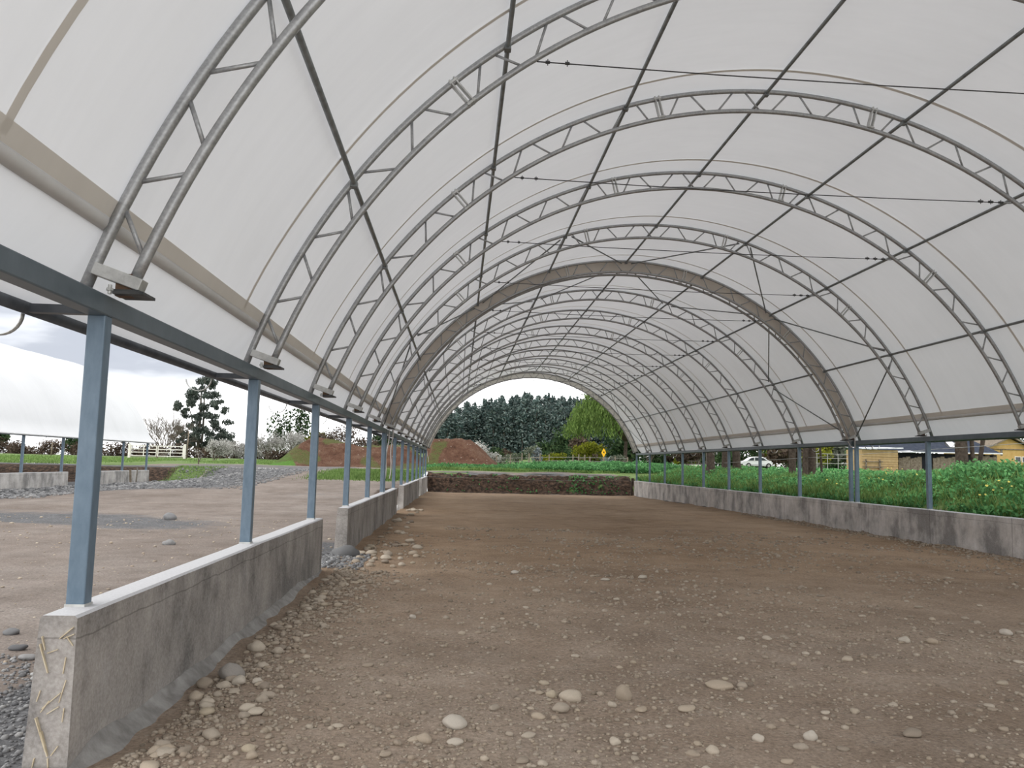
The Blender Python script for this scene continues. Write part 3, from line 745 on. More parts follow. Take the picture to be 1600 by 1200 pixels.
NAMED = [
 (.016,4.44,.128,.13,.075,.1,0,'stone','flat pale oval stone, largest at the lower centre of the floor'),
 (-.131,4.22,.072,.09,.055,.7,1,'stone','tan rounded stone, left of the pair under the large oval stone'),
 (.021,4.18,.085,.06,.038,.2,2,'stone','flat pale stone just under the large oval stone'),
 (-.262,4.16,.04,.05,.032,.3,3,'stone','small brown stone left of the tan pair in the foreground'),
 (-.31,4.02,.062,.05,.03,.4,4,'stone','small grey brown stone near the bottom edge left of centre'),
 (.707,4.90,.135,.10,.085,-.25,5,'stone','blocky tan stone in the cluster of three right of centre'),
 (.617,4.70,.09,.085,.06,.2,6,'stone','rounded stone in front of the blocky tan stone'),
 (.60,4.98,.07,.07,.05,.2,1,'stone','small stone half behind the blocky tan stone on its left'),
 (1.03,4.95,.098,.095,.115,.5,0,'stone','upright greyish stone with a pointed top right of centre'),
 (.93,4.80,.05,.06,.04,.2,3,'stone','small dark stone in front of the upright pointed stone'),
 (1.08,4.72,.075,.07,.035,.9,4,'stone','flat brown stone right in front of the upright pointed stone'),
 (-1.383,5.30,.155,.15,.125,.3,0,'greystone','large grey rounded stone by the foot of the nearest left wall'),
 (-1.50,5.15,.10,.09,.07,.3,2,'stone','brown stone left of the large grey stone by the wall'),
 (-1.46,5.42,.085,.08,.06,.8,3,'stone','orange brown stone above the large grey stone by the wall'),
 (-1.30,5.16,.09,.09,.06,1.8,4,'stone','pale stone in front of the large grey stone by the wall'),
 (-1.20,5.20,.07,.06,.045,1.1,5,'stone','small pale stone right of the large grey stone by the wall'),
 (-1.43,6.13,.13,.12,.085,.2,1,'stone','tan stone at the wall foot beyond the large grey stone'),
 (-1.262,6.05,.075,.09,.055,.2,6,'stone','tan stone on the dirt right of the wall stone'),
 (1.709,5.24,.18,.12,.06,-.35,2,'stone','wide flat brown stone half sunk in the right foreground'),
 (1.86,5.24,.07,.06,.05,.3,5,'stone','small stone touching the right end of the wide flat stone'),
 (1.343,4.72,.11,.09,.045,.3,4,'stone','flat half buried stone lower right of centre'),
 (1.878,4.26,.075,.06,.06,.3,1,'stone','ring like curled pale stone in the lower right foreground'),
 (-.377,7.49,.06,.06,.05,.3,3,'stone','pair of pale pebbles touching, left of the floor centre'),
 (.763,10.6,.10,.10,.05,.3,2,'stone','pale flat stone in the middle distance of the floor'),
 (2.384,10.36,.11,.10,.06,.3,6,'stone','pale stone in the middle distance right of the centre line'),
 (1.831,9.96,.12,.10,.04,.3,5,'stone','flat pale stone left of the middle distance stone'),
 (3.738,6.64,.09,.09,.06,.3,1,'stone','pale stone at the left of the little row on the right of the floor'),
 (3.95,6.60,.09,.08,.06,.3,3,'stone','brown stone in the little row on the right of the floor'),
 (4.867,7.0,.12,.10,.065,.3,0,'stone','pale stone alone near the right edge of the picture'),
 (2.437,4.28,.11,.08,.05,.5,6,'stone','flat brown stone near the lower right corner'),
 (1.58,4.22,.055,.06,.045,.5,2,'stone','pale stone left of the curled stone in the foreground'),
 (-6.407,18.65,.28,.24,.20,.3,0,'greystone','grey stone lying alone on the yard seen between first two left posts'),
 (-4.533,13.24,.20,.18,.11,.3,1,'greystone','dark stone lying on the yard nearer than the lone grey stone'),
 (-3.388,6.57,.12,.10,.06,.3,2,'greystone','grey stone on the yard, farthest of three at the left edge'),
 (-3.066,6.05,.12,.10,.05,.3,4,'greystone','pale flat stone on the yard, middle of three at the left edge'),
 (-2.877,5.81,.11,.10,.045,.3,3,'greystone','pale stone on the yard, nearest of three at the left edge'),
 (-1.60,12.05,.40,.28,.2,.4,1,'greystone','flat grey slab in the first gap of the left wall'),
]
for x, y, sx, sy_, sz, rz, i, m_, lab in NAMED: put_stone(x, y, sx, sy_, sz, rz, i, m_, lab)
rnd = random.Random(3)
for k in range(90):       # cobbles gathered along the foot of the near left wall
    y = 3.75 + 6.6*rnd.random()**1.3; s = rnd.uniform(.035, .085); x = -1.50 + .45*rnd.random()**1.4 + .15*sm(5, 3.7, y)
    put_stone(x, y, s*rnd.uniform(.9,1.4), s, s*rnd.uniform(.5,.8), rnd.uniform(0, PI), rnd.randrange(7), 'stone', 'small rounded cobble in the loose row along the foot of the nearest left wall', 'cobbles along the near left wall')
for k in range(34):
    y = 11.0 + 3.6*rnd.random(); s = rnd.uniform(.06, .14)
    put_stone(-1.45 + .9*rnd.random()**1.6, y, s*1.25, s, s*.65, rnd.uniform(0, PI), rnd.randrange(7), 'stone', 'tan cobble scattered by the first gap in the left wall', 'cobbles by the wall gap')
for k in range(26):
    y = 14.6 + 10*rnd.random(); s = rnd.uniform(.06, .15)
    put_stone(-1.5 + .5*rnd.random(), y, s*1.25, s, s*.65, rnd.uniform(0, PI), rnd.randrange(7), 'stone', 'cobble by the foot of the second left wall length', 'cobbles along the second left wall')
for k in range(130):
    y = 3.55 + 6.5*rnd.random()**1.6; hw = .62*y; x = rnd.uniform(max(-1.1, -.6*y), min(9.2, .72*y)); s = rnd.uniform(.02, .05) + .004*y*rnd.random()
    put_stone(x, y, s*rnd.uniform(1,1.6), s, s*rnd.uniform(.45,.8), rnd.uniform(0, PI), rnd.randrange(7), 'stone', 'small brown pebble lying loose on the open dirt floor', 'pebbles on the dirt floor', sink=.6)
def gravel(name, n, pick, mat, label, rnd, smin=.006, smax=.02, hf=hfloor):
    t = (1+5**.5)/2
    iv = [Vector(v).normalized() for v in ((-1,t,0),(1,t,0),(-1,-t,0),(1,-t,0),(0,-1,t),(0,1,t),(0,-1,-t),(0,1,-t),(t,0,-1),(t,0,1),(-t,0,-1),(-t,0,1))]
    ifc = [(0,11,5),(0,5,1),(0,1,7),(0,7,10),(0,10,11),(1,5,9),(5,11,4),(11,10,2),(10,7,6),(7,1,8),(3,9,4),(3,4,2),(3,2,6),(3,6,8),(3,8,9),(4,9,5),(2,4,11),(6,2,10),(8,6,7),(9,8,1)]
    vs = []; fs = []
    for k in range(n):
        x, y = pick(rnd); s = rnd.uniform(smin, smax)*min(2.2, .55 + .11*y)*(.6+.9*rnd.random()**3); a = rnd.uniform(0, PI); ca, sa = math.cos(a), math.sin(a)
        e = rnd.uniform(1., 1.5); z = hf(x, y); q = rnd.uniform(.55, .85); o = len(vs)
        for v in iv:
            X, Y_ = v.x*e*s, v.y*s; vs.append((x + X*ca - Y_*sa, y + X*sa + Y_*ca, z + v.z*q*s + s*.25))
        fs += [(a_+o, b_+o, c_+o) for a_, b_, c_ in ifc]
    me = bpy.data.meshes.new(name); me.from_pydata(vs, [], fs); me.update(); me.polygons.foreach_set('use_smooth', [True]*len(fs))
    return tag(mesh_obj(name, me, mat), label, 'gravel', kind='stuff')
def pick_floor(r):
    while True:
        y = 3.3 + 15.*r.random()**2.3; x = r.uniform(max(-1.45, -.62*y), min(9.3, .75*y))
        if nz(x, y, .75, 2) + .5*nz(x, y, 2.2, 5) + .6*r.random() > .18: return x, y
gravel('floor_gravel', 13000, pick_floor, M['gravel_stone'], 'fine brown gravel strewn over the dirt floor', rnd, .0045, .0145)
gravel('wall_foot_gravel', 3000, lambda r: (-1.49 + abs(r.gauss(0, .36)), 3.6 + 7*r.random()**1.4), M['gravel_stone'], 'fine tan gravel banked along the near left wall', rnd, .006, .017)
gravel('yard_pebbles', 900, lambda r: (-2.0 - 9*r.random(), 5+14*r.random()), M['stone'], 'pale pebbles strewn over the open yard', rnd, .004, .011, hf=hyard)
gravel('yard_gravel', 2600, lambda r: (-1.95 - 1.3*r.random()**1.4, 3.3 + 2.6*r.random()), M['greystone'], 'grey gravel scattered outside the left wall', rnd, .006, .015, hf=hyard)
gravel('gap_gravel', 1100, lambda r: (-2.5+1.25*r.random(), 10.45+1.85*r.random()), M['greystone'], 'grey gravel lying in the first gap of the left wall', rnd, .007, .018, hf=lambda x, y: hyard(x, y) if x < -1.7 else hfloor(x, y))
gravel('heaped_gravel', 3500, lambda r: (-15.9 + 2.9*r.random()**1.2, 26 + 17*r.random()), M['greystone'], 'grey gravel heaped along the second tunnel wall', rnd, .012, .032, hf=hyard)
gravel('road_gravel', 4200, lambda r: (-15.2 + 7.5*r.random(), 30 + 17*r.random()), M['greystone'], 'grey gravel spread on the road towards the gate', rnd, .010, .026, hf=lambda x, y: hyard(x, y) if y < 46.9 else h(x, y))
gravel('wall_right_gravel', 1300, lambda r: (9.44 - .4*r.random()**1.5, 12 + 14*r.random()), M['gravel_stone'], 'fine gravel along the foot of the right wall', rnd, .006, .014)

# ------------------------------------------------------------------ plants
def leaves(mb_v, mb_f, c, s, rnd, droop=0., asp=.5):
    d_ = Vector((rnd.gauss(0,1), rnd.gauss(0,1), rnd.gauss(0,1) - droop*2)); d_.normalize()
    e = d_.cross(Vector((rnd.gauss(0,1), rnd.gauss(0,1), rnd.gauss(0,1))))
    if e.length < 1e-3: return
    e.normalize(); o = len(mb_v)
    for p in (c - d_*s, c + e*s*asp, c + d_*s, c - e*s*asp): mb_v.append(tuple(p))
    mb_f.append((o, o+1, o+2, o+3))
def clump(V, Fc, c, r, n, s, rnd, droop=0., shell=.55, asp=.5):
    for _ in range(n):
        d_ = Vector((rnd.gauss(0,1), rnd.gauss(0,1), rnd.gauss(0,1))).normalized()*(shell + (1-shell)*rnd.random())**.7
        leaves(V, Fc, Vector((c[0]+d_.x*r[0], c[1]+d_.y*r[1], c[2]+d_.z*r[2])), s*rnd.uniform(.6,1.3), rnd, droop, asp)
def pymesh(name, V, Fc):
    me = bpy.data.meshes.new(name); me.from_pydata(V, [], Fc); me.update(); return me
def thing(name, loc, label, cat, group=None): return empty(name, loc, label, cat, group)

# the dark plantation on the hill: five tree shapes, copied
def plantation_tree(seed):
    r = random.Random(seed); V, Fc = [], []; H = 12.
    for i in range(34):
        t = i/33; z = .2 + t*(H-.3); R = 1.75*(1-t)**.42*(.8+.4*r.random()) + .10
        for k in range(3 if t < .8 else 2):
            a = r.uniform(0, 2*PI); rr = R*.6
            clump(V, Fc, (rr*math.cos(a), rr*math.sin(a), z), (R*.55+.1, R*.55+.1, .62), 17, .27, r, .5, .6, .55)
    for _ in range(16): leaves(V, Fc, Vector((r.gauss(0,.07), r.gauss(0,.07), H - .2 + r.uniform(-.5,.5))), .26, r, -1.4, .25)
    mb = MB(); mb.tube([(0,0,-1),(.05,0,5),(0,.05,H-.6)], [.16,.12,.03], 6)
    return pymesh('crown', V, Fc), mb
protos = []
r = random.Random(11)
cnt = 0
for row, (Y_, n_, x0_, x1_, hs) in enumerate(((147, 27, -10, 32, .88), (152, 27, -10.6, 33, .98), (158, 27, -11, 34, 1.04), (164, 26, -12, 35, 1.08))):
    for i in range(n_):
        x = lerp(x0_, x1_, (i + r.uniform(-.3,.3))/(n_-1)); y = Y_ + r.uniform(-2,2)
        k = cnt % 5
        hscale = hs*lerp(.56, 1.0, max(0, min(1, (x+7)/27))**.8)*r.uniform(.94, 1.05)
        if cnt < 5:
            me, mb = plantation_tree(100+k); o = thing('plantation_tree', (0,0,0), 'x', 'tree')
            mesh_obj('crown', me, M['leaf_pine'], o); mb.build('trunk', M['bark_grey'], o); protos.append(o)
        else: o = copy_tree(protos[k])
        o.location = (x, y, base_h(x, y)); o.scale = (1.12, 1.12, hscale); o.rotation_euler = (0, 0, r.uniform(0, 6))
        tag(o, 'tall dark blue green tree in the dense plantation beyond the field', 'tree', 'plantation trees on the skyline'); cnt += 1

# weeping willow behind the right end of the field
def willow():
    r = random.Random(5); o = thing('weeping_willow', (14.5, 70, h(14.5, 70)), 'large yellow green weeping willow beyond the right end of the tunnel', 'tree')
    V, Fc = [], []; zb = h(14.5, 70)
    for _ in range(1150):
        a = r.uniform(0, 2*PI); q = r.random()**.55; R = 5.1*q
        x, y = R*math.cos(a)*1.0 - .3, R*math.sin(a)*.75
        zt = (8.9 - zb) - 4.2*q**2.6 + r.uniform(-.5,.4)
        L = r.uniform(1.0, 2.6)*(1.25 - .35*q)
        bot = max(1.7 + .8*q + r.uniform(-.2,.5), zt-L)
        z = zt; sx = r.gauss(0,.05); 
        while z > bot:
            leaves(V, Fc, Vector((x + r.gauss(0,.10), y + r.gauss(0,.10), z)), .15*r.uniform(.7,1.3), r, 1.6, .32)
            x += sx*.3; z -= .115
    mesh_obj('crown', pymesh('crown', V, Fc), M['leaf_willow'], o)
    mb = MB(); mb.tube([(0,0,-.3),(0,0,.9),(.05,0,2.0),(-.2,0,3.4)], [.30,.17,.15,.13], 10)
    for dx, dy, dz_ in ((-2.6,.4,5.4),(1.8,-.8,5.4),(-.6,1.6,6),(-1.2,-1.4,5.8),(2.4,1.,5)): mb.tube([(0,0,2.2),(dx*.4,dy*.4,3.6),(dx,dy,dz_)], [.18,.11,.04], 6)
    mb.build('trunk', M['bark'], o, True)
willow()

# gum tree, bare bush and blossom on the left skyline
def branch(mb, p, d_, L, rad, depth, r, spread=.55, tips=None, up=.12):
    q = p + d_*L; mb.tube([p, (p+q)/2 + Vector((r.gauss(0,.03),r.gauss(0,.03),0))*L, q], [rad, rad*.85, rad*.66], 5, False)
    if depth == 0:
        if tips is not None: tips.append(q)
        return
    for _ in range(3 if depth > 1 else 4):
        nd = (d_ + Vector((r.gauss(0,spread), r.gauss(0,spread), r.gauss(up,spread*.6)))).normalized()
        branch(mb, p + d_*L*r.uniform(.55,1), nd, L*r.uniform(.6,.82), rad*.62, depth-1, r, spread, tips, up)
def gum():
    r = random.Random(21); X, Y_ = -30., 95.; zb = h(X, Y_); o = thing('gum_tree', (X, Y_, zb), 'tall dark gum tree with an open crown left of the second post', 'tree')
    k = .0755; V, Fc = [], []
    for px, py, rx, ry, n in ((312,588,14,9,260),(300,604,13,10,230),(322,606,12,9,170),(288,622,12,12,230),(326,622,12,9,150),(284,634,9,7,110),(334,622,9,7,110),(304,640,11,7,120),(326,642,14,9,210),(298,654,10,6,100),(338,655,11,9,160),(320,662,15,8,180),(287,664,11,9,160),(305,670,12,8,150),(342,668,16,9,240),(282,678,10,8,130),(352,676,11,9,180),(325,678,14,9,170),(358,683,7,6,80),(300,684,12,8,120),(332,688,16,6,140)):
        for _s in range(5):
            clump(V, Fc, ((px-308 + r.gauss(0, rx*.42))*k, r.gauss(0,1.2), (703-py + r.gauss(0, ry*.42))*k), (rx*k*r.uniform(.4,.75), .8, ry*k*r.uniform(.4,.75)), int(n*.75), .19, r, .7, .1, .36)
    mesh_obj('crown', pymesh('crown', V, Fc), M['leaf_euc'], o)
    mb = MB(); mb.tube([(.0,0,-.4),(.05,0,4),(.0,0,9.2)], [.22,.16,.05], 7); mb.tube([(.3,.1,-.4),(.42,.1,4),(.35,0,9)], [.16,.12,.04], 7); mb.tube([(-.3,.1,0),(-.5,.1,3),(-1.3,0,6)], [.13,.1,.03], 6); mb.tube([(.3,.1,1),(1.2,.1,2.4),(2.6,0,3)], [.1,.08,.03], 6)
    mb.build('trunk', M['bark_grey'], o, True)
gum()
def bare(name, x, y, L, depth, label, seed, spread=.42, stems=6, blossom=0, rad=.05, cat='shrub', group=None, leafmat_='blossom', bs=.06, lean=.30, up=.15):
    r = random.Random(seed); o = thing(name, (x, y, h(x, y)), label, cat, group); mb = MB(); tips = []
    for _ in range(stems):
        branch(mb, Vector((r.gauss(0,.15), r.gauss(0,.15), -.25)), Vector((r.gauss(0,lean), r.gauss(0,lean), 1)).normalized(), L*r.uniform(.8,1.2), rad, depth, r, spread, tips, up)
    mb.build('branches', M['twig'], o)
    if blossom:
        V, Fc = [], []
        for q in tips:
            for _ in range(blossom): leaves(V, Fc, q + Vector((r.gauss(0,.16), r.gauss(0,.16), r.gauss(-.05,.16))), bs*r.uniform(.7,1.3), r, 0, .8)
        mesh_obj('blossom' if leafmat_ == 'blossom' else 'foliage', pymesh('blossom', V, Fc), M[leafmat_], o)
    return o
bare('bare_tree', -30.3, 85, 1.9, 4, 'leafless grey bushy tree behind the white gate', 31, .36, 12, 0, .045, 'tree', None, 'blossom', .06, .42)
bare('blossom_tree', -20.6, 70, .72, 4, 'thin blossoming tree in front of the gum tree', 33, .45, 4, 5, .03, 'tree', None, 'blossom', .055, .25)
for i, (x, y, L, lab) in enumerate(((-23.4,84,.75,'white blossoming shrub in the hedge, nearest the gum tree trunk'),(-21.6,85,.70,'white blossoming shrub in the hedge left of the second left post'),(-18.6,80,1.12,'large white blossoming bush just right of the second left post'),(-16.9,82,1.2,'large white blossoming bush left of the third left post'),(-15.2,84,1.0,'white blossoming bush behind the left end of the red soil mound'))):
    bare('blossom_bush', x, y, L, 4, lab, 40+i, .5, 5, 6, .03, 'shrub', 'blossom bushes', 'blossom', .06, .5)
for i, (x, y, L, lab) in enumerate(((-10.6,66,1.25,'bare stemmed bush behind the mound, left of the third left post'),(-9.3,67,1.35,'tall bare stemmed bush behind the mound, right of the third left post'),(-7.6,66,1.05,'bare stemmed bush behind the mound beside the fourth left post'))):
    bare('bare_bush', x, y, L, 3, lab, 60+i, .28, 8, 2, .035, 'shrub', 'bare bushes behind the mound', 'leaf_brown', .08, .25)
for i, (x, y, L, b, lab) in enumerate(((-1.9,64,.44,7,'low white blossoming bush on the ridge of the right mound, left one'),(-.6,64,.42,8,'low white blossoming bush on the ridge of the right mound, right one'),(1.0,67,.85,3,'tall thin blossoming tree behind the right mound'),(2.5,67,.50,2,'thin blossoming bush at the right end of the mound'))):
    bare('blossom_bush', x, y, L, 4, lab, 70+i, .42, 5, b, .03, 'shrub', 'blossom bushes behind the right mound', 'blossom', .055, .4)
bare('young_tree', -17.1, 55, .5, 2, 'slender young blossoming sapling at the edge of the gravel road', 81, .3, 1, 8, .05, 'tree', None, 'blossom', .04, .02, .5)

def bush(name, x, y, r_, n, s, mat, label, seed, cat='shrub', group=None, zoff=0., droop=0., lump=5, stem=True, asp=.5):
    r = random.Random(seed); z = h(x, y); o = thing(name, (x, y, z), label, cat, group); V, Fc = [], []
    for _ in range(lump):
        c = (r.uniform(-.6,.6)*r_[0], r.uniform(-.5,.5)*r_[1], r_[2]*r.uniform(.25 if not stem or name == 'bramble' else .5,1.25) + zoff)
        clump(V, Fc, c, (r_[0]*.55, r_[1]*.55, r_[2]*.6), n//lump, s, r, droop, .4, asp)
    mesh_obj('foliage', pymesh('foliage', V, Fc), M[mat], o)
    if stem:
        mb = MB(); 
        for _ in range(3): mb.tube([(r.gauss(0,.1)*r_[0],0,-.2),(r.gauss(0,.2)*r_[0],0,r_[2]*.6),(r.gauss(0,.3)*r_[0],0,r_[2]*1.2+zoff)], [.07,.05,.02], 5)
        mb.build('stems', M['twig'], o)
    return o
for i in range(18):    # low brown bramble under the gum tree and along the left horizon
    x = -52 + i*2.2
    bush('bramble', x, 88 + (i*7 % 3), (1.9,1.0,.95 + .3*(i*5 % 3)*.5), 1500, .12, 'leaf_brown', 'low brown scrub bush in the rough hedge along the left horizon', 200+i, group='rough hedge on the left horizon', lump=12, zoff=-.42)
for i, (x, y, H_, lab) in enumerate(((-51,92,1.5,'dark green bush on the left horizon at the left picture edge'),(-43,95,1.3,'dark green bush on the left horizon between two tunnel posts'),(-22.5,102,3.4,'far dark green tree behind the blossom, left one'),(-19.8,102,4.2,'far dark green tree behind the blossom, right one'),(-12.0,70,1.5,'green bush on the left end of the red mound ridge'),(-5.6,68,1.6,'dark green bush behind the mound by the fifth left post'))):
    bush('green_bush', x, y, (1.7,1.2,H_), 900, .20, 'leaf_dark' if i != 4 else 'leaf_yellow', lab, 230+i, zoff=.3)
bush('yellow_bush', 10.2, 66, (1.15,1.0,.95), 1500, .10, 'leaf_yellow', 'rounded yellow green bush beyond the end bank left of the yellow sign', 240, zoff=.25)
bush('yellow_bush', 7.3, 71, (1.1,.8,.5), 700, .09, 'leaf_yellow', 'low yellow flowering bush beyond the fence in the field centre', 241)
bush('yellow_bush', 8.7, 72, (.9,.8,.55), 600, .09, 'leaf_yellow', 'low yellow bush between the fence and the rounded yellow bush', 242)
bush('grey_shrub', 6.3, 66, (.5,.5,.85), 700, .09, 'leaf_agave', 'small rounded grey conifer shrub by the field fence', 243)
bush('green_bush', 9.2, 73, (.7,.7,1.0), 600, .12, 'leaf_dark', 'dark green bush behind the rounded yellow bush', 244)
for i, (x, y, lab) in enumerate(((3.6,68,'pale thin scrub at the foot of the plantation right of the mound'),(5.0,70,'pale thin scrub left of the grey shrub'),(13.0,66,'pale scrub under the willow'))):
    bush('pale_scrub', x, y, (1.0,.6,.55), 420, .085, 'leaf_pale', lab, 250+i, group='pale scrub')
def agave():
    r = random.Random(9); x, y = 11.65, 64; o = thing('agave', (x, y, h(x, y)), 'blue grey spiky agave rosette behind the yellow sign', 'plant'); 
    for k in range(34):
        a = r.uniform(0, 2*PI); el = r.uniform(.15, 1.4); L = r.uniform(.8, 1.25); mb = MB()
        d_ = Vector((math.cos(a)*math.cos(el), math.sin(a)*math.cos(el), math.sin(el))); b = d_.cross(Vector((0,0,1))).normalized()
        p = Vector((0,0,.1)); V = []
        for t, w_ in ((0,.05),(.35,.075),(.7,.055),(1,.006)):
            c = p + d_*L*t + Vector((0,0,-.18*t*t)); V += [c - b*w_, c + b*w_]
        mb.add(V, [(0,1,3,2),(2,3,5,4),(4,5,7,6)]); mb.build('leaf', M['leaf_agave'], o)
agave()

# green weeds, grass and flowers (nobody could count the blades)
def weeds(name, n, pick, label, rnd, mat, hgt=(.15,.45), leaf=(.03,.07), per=9):
    V, Fc = [], []
    for _ in range(n):
        x, y = pick(rnd); z = h(x, y) - .03; H = rnd.uniform(*hgt)*(.7+.8*max(0, .5+nz(x, y, .7, 6)))*(lerp(.42, 1, sm(9.9, 11.7, x))*lerp(1, .72, sm(18, 25, y)) if y < 45 else 1); w_ = H*.55
        for k in range(per):
            t = rnd.random()**.7; leaves(V, Fc, Vector((x + rnd.gauss(0, w_*.5), y + rnd.gauss(0, w_*.5), z + .04 + H*t)), rnd.uniform(*leaf), rnd, 0, .62)
    return tag(mesh_obj(name, pymesh(name, V, Fc), M[mat]), label, 'weeds', kind='stuff')
def grass(name, n, pick, label, rnd, mat='leaf_grass', hgt=(.12,.35), w_=.012, hf=h):
    V, Fc = [], []
    for _ in range(n):
        x, y = pick(rnd); z = hf(x, y) - .02; H = rnd.uniform(*hgt); a = rnd.uniform(0, 2*PI); dx, dy = math.cos(a), math.sin(a); b = rnd.uniform(.1,.5)*H; o = len(V)
        V += [(x-dy*w_, y+dx*w_, z), (x+dy*w_, y-dx*w_, z), (x+dx*b*.4+dy*w_*.7, y+dy*b*.4-dx*w_*.7, z+H*.6), (x+dx*b, y+dy*b, z+H)]
        Fc += [(o, o+1, o+2), (o, o+2, o+3)]
    return tag(mesh_obj(name, pymesh(name, V, Fc), M[mat]), label, 'grass', kind='stuff')
rw = random.Random(17)
def pk_bank(r):
    while True:
        x = 9.98 + 5.2*r.random()**1.2; y = 10 + 35*r.random()**1.5
        bare = .9*sm(1.1, .2, math.hypot((x-10.35)*1.3, (y-16.8)*.75)) + sm(.25, .42, nz(x, y, .9, 4))*.7
        if r.random() > bare: return x, y
weeds('weed_carpet', 9000, pk_bank, 'dense green leafy weeds growing on the bank behind the right wall', rw, 'leaf_weed', (.14,.42), (.025,.06), 11)
grass('bank_grass', 30000, pk_bank, 'fresh grass blades among the weeds on the right bank', rw, 'leaf_grass', (.14,.40), .007)
weeds('weed_carpet', 1500, lambda r: (15 + 24*r.random()**1.3, 12 + 60*r.random()), 'green weeds on the ground behind the right bank', rw, 'leaf_weed', (.1,.26), (.05,.10), 8)
weeds('weed_carpet', 3400, lambda r: (3.2 + 11*r.random()**.6, 48.3 + 10*r.random()**1.3), 'tall green weeds in the field beyond the end bank on the right', rw, 'leaf_weed', (.12,.36), (.05,.10), 9)
weeds('weed_carpet', 2000, lambda r: (-2 + 10*r.random(), 48.6 + 11*r.random()), 'low green weeds in the field before the mound', rw, 'leaf_weed', (.08,.2), (.04,.08), 8)
weeds('bank_tufts', 180, lambda r: (r.gauss(7.4, 1.0) if r.random() < .6 else r.uniform(-1, 9), 44.1 + 1.3*r.random()), 'green tufts growing on the dark earth bank', rw, 'leaf_weed', (.06,.18), (.03,.06), 8)
grass('field_grass', 20000, lambda r: (-2.6 + 12.2*r.random(), 47.9 + 8*r.random()**1.4), 'grass at the top of the earth bank', rw, 'leaf_grass', (.06,.2), .018)
def pk_left(r):
    while True:
        x = -8.2 + 6.2*r.random(); y = 30 + 17*r.random()
        if r.random() < sm(34.5, 38, y)*sm(-7.3, -5.7, x): return x, y
grass('yard_grass', 16000, pk_left, 'bright grass outside the left wall at the far end', rw, 'leaf_grass', (.05,.20), .016, hf=lambda x, y: hyard(x, y))
grass('horizon_grass', 20000, lambda r: (-46 + 24*r.random(), 47 + 26*r.random()), 'bright grass beyond the second tunnel', rw, 'leaf_grass', (.06,.17), .03)
grass('verge_grass', 6000, lambda r: (-20 + 8*r.random(), 60 + 16*r.random()), 'grass verge between the gate and the mound', rw, 'leaf_grass', (.06,.16), .03)
grass('roadside_grass', 2500, lambda r: (-15.6 + 2.6*r.random(), 41 + 6*r.random()), 'tufts of grass at the pit edge by the road', rw, 'leaf_grass', (.05,.15), .016, hf=lambda x, y: hyard(x, y) if y < 46.9 else h(x, y))
V, Fc = [], []
for k in range(6): 
    a = k*PI/3; V += [(0,0,.0), (.02*math.cos(a-.4), .02*math.sin(a-.4), .006), (.028*math.cos(a), .028*math.sin(a), .008), (.02*math.cos(a+.4), .02*math.sin(a+.4), .006)]; Fc.append((4*k, 4*k+1, 4*k+2, 4*k+3))
fme = pymesh('yellow_flower', V, Fc)
mb = MB(); mb.tube([(0,0,-.35), (.01,0,0)], .003, 4); sme = pymesh('stem', mb.v, mb.f); sme.materials.append(M['leaf_grass'])
for k in range(44):
    if k < 30: x, y = 10.15 + 1.35*rw.random(), 13.3 + 2.7*rw.random()
    else: x, y = 10.6 + 1.8*rw.random(), 19.5 + 3.5*rw.random()
    o = mesh_obj('yellow_flower', fme, M['flower']); o.location = (x, y, h(x, y) + rw.uniform(.30,.46)); o.rotation_euler = (rw.uniform(.3,1.1), rw.uniform(-.4,.4), rw.uniform(-.6,.6)); s = rw.uniform(.7,1.25); o.scale = (s,s,s)
    mesh_obj('stem', sme, None, o)
    tag(o, 'small yellow flower among the weeds on the right bank', 'flower', 'yellow flowers on the right bank')

# trunks on the right and the trees standing behind the field there
def trunk(x, y, r0, r1, H_, label, seed, lean=0., flare=1.5, mat='bark'):
    r = random.Random(seed); z = h(x, y); mb = MB(); pts = []; rs = []
    for t in (-.03, 0, .04, .09, .18, .4, .7, 1.):
        pts.append((lean*H_*t + .03*math.sin(6*t+seed), .02*math.sin(5*t), H_*t)); rs.append(lerp(r0, r1, t)*(1 + (flare-1)*max(0, 1-t/.10)**1.5))
    mb.tube(pts, rs, 14); o = mb.build('tree_trunk', M[mat], smooth=True); o.location = (x, y, z - .05)
    tag(o, label, 'tree')
    V, Fc = [], []
    for _ in range(7): clump(V, Fc, (lean*H_ + r.uniform(-1.6,1.6), r.uniform(-1.6,1.6), H_ + r.uniform(-.3,2.2)), (1.3,1.3,1.0), 130, .2, r, .3)
    mesh_obj('crown', pymesh('crown', V, Fc), M['leaf_dark'], o); return o
trunk(11.98, 38, .20, .16, 5.5, 'dark flared tree trunk seen between right posts, nearest the far end', 1, 0, 1.9)
trunk(13.35, 40, .17, .14, 5.2, 'dark leaning trunk, left one of the pair left of the white car', 2, .04, 1.9)
trunk(14.0, 40, .20, .16, 5.4, 'dark tree trunk just left of the white car', 3, -.02, 1.7)
trunk(15.2, 36, .16, .13, 5.2, 'thin grey brown trunk right of the white car', 4, 0, 1.2)
trunk(13.16, 30, .11, .10, 5.0, 'dark trunk left of the close post pair, left one of two', 5, 0, 1.2)
trunk(13.48, 30.2, .15, .13, 5.2, 'dark trunk left of the close post pair, right one of two', 6, 0, 1.2)
trunk(13.95, 30.4, .045, .04, 4.5, 'slim bent sapling stem left of the close post pair', 7, -.03, 1.1)
trunk(14.18, 22, .165, .155, 5.0, 'thick brown trunk in front of the grey roofed house on the right', 8, 0, 1.15)
trunk(14.55, 22, .055, .06, 4.6, 'thin stem just right of the thick brown trunk', 9, -.02, 1.1)
trunk(14.78, 22.2, .06, .055, 4.5, 'leaning stem crossing the front of the yellow gable', 10, .16, 1.1)
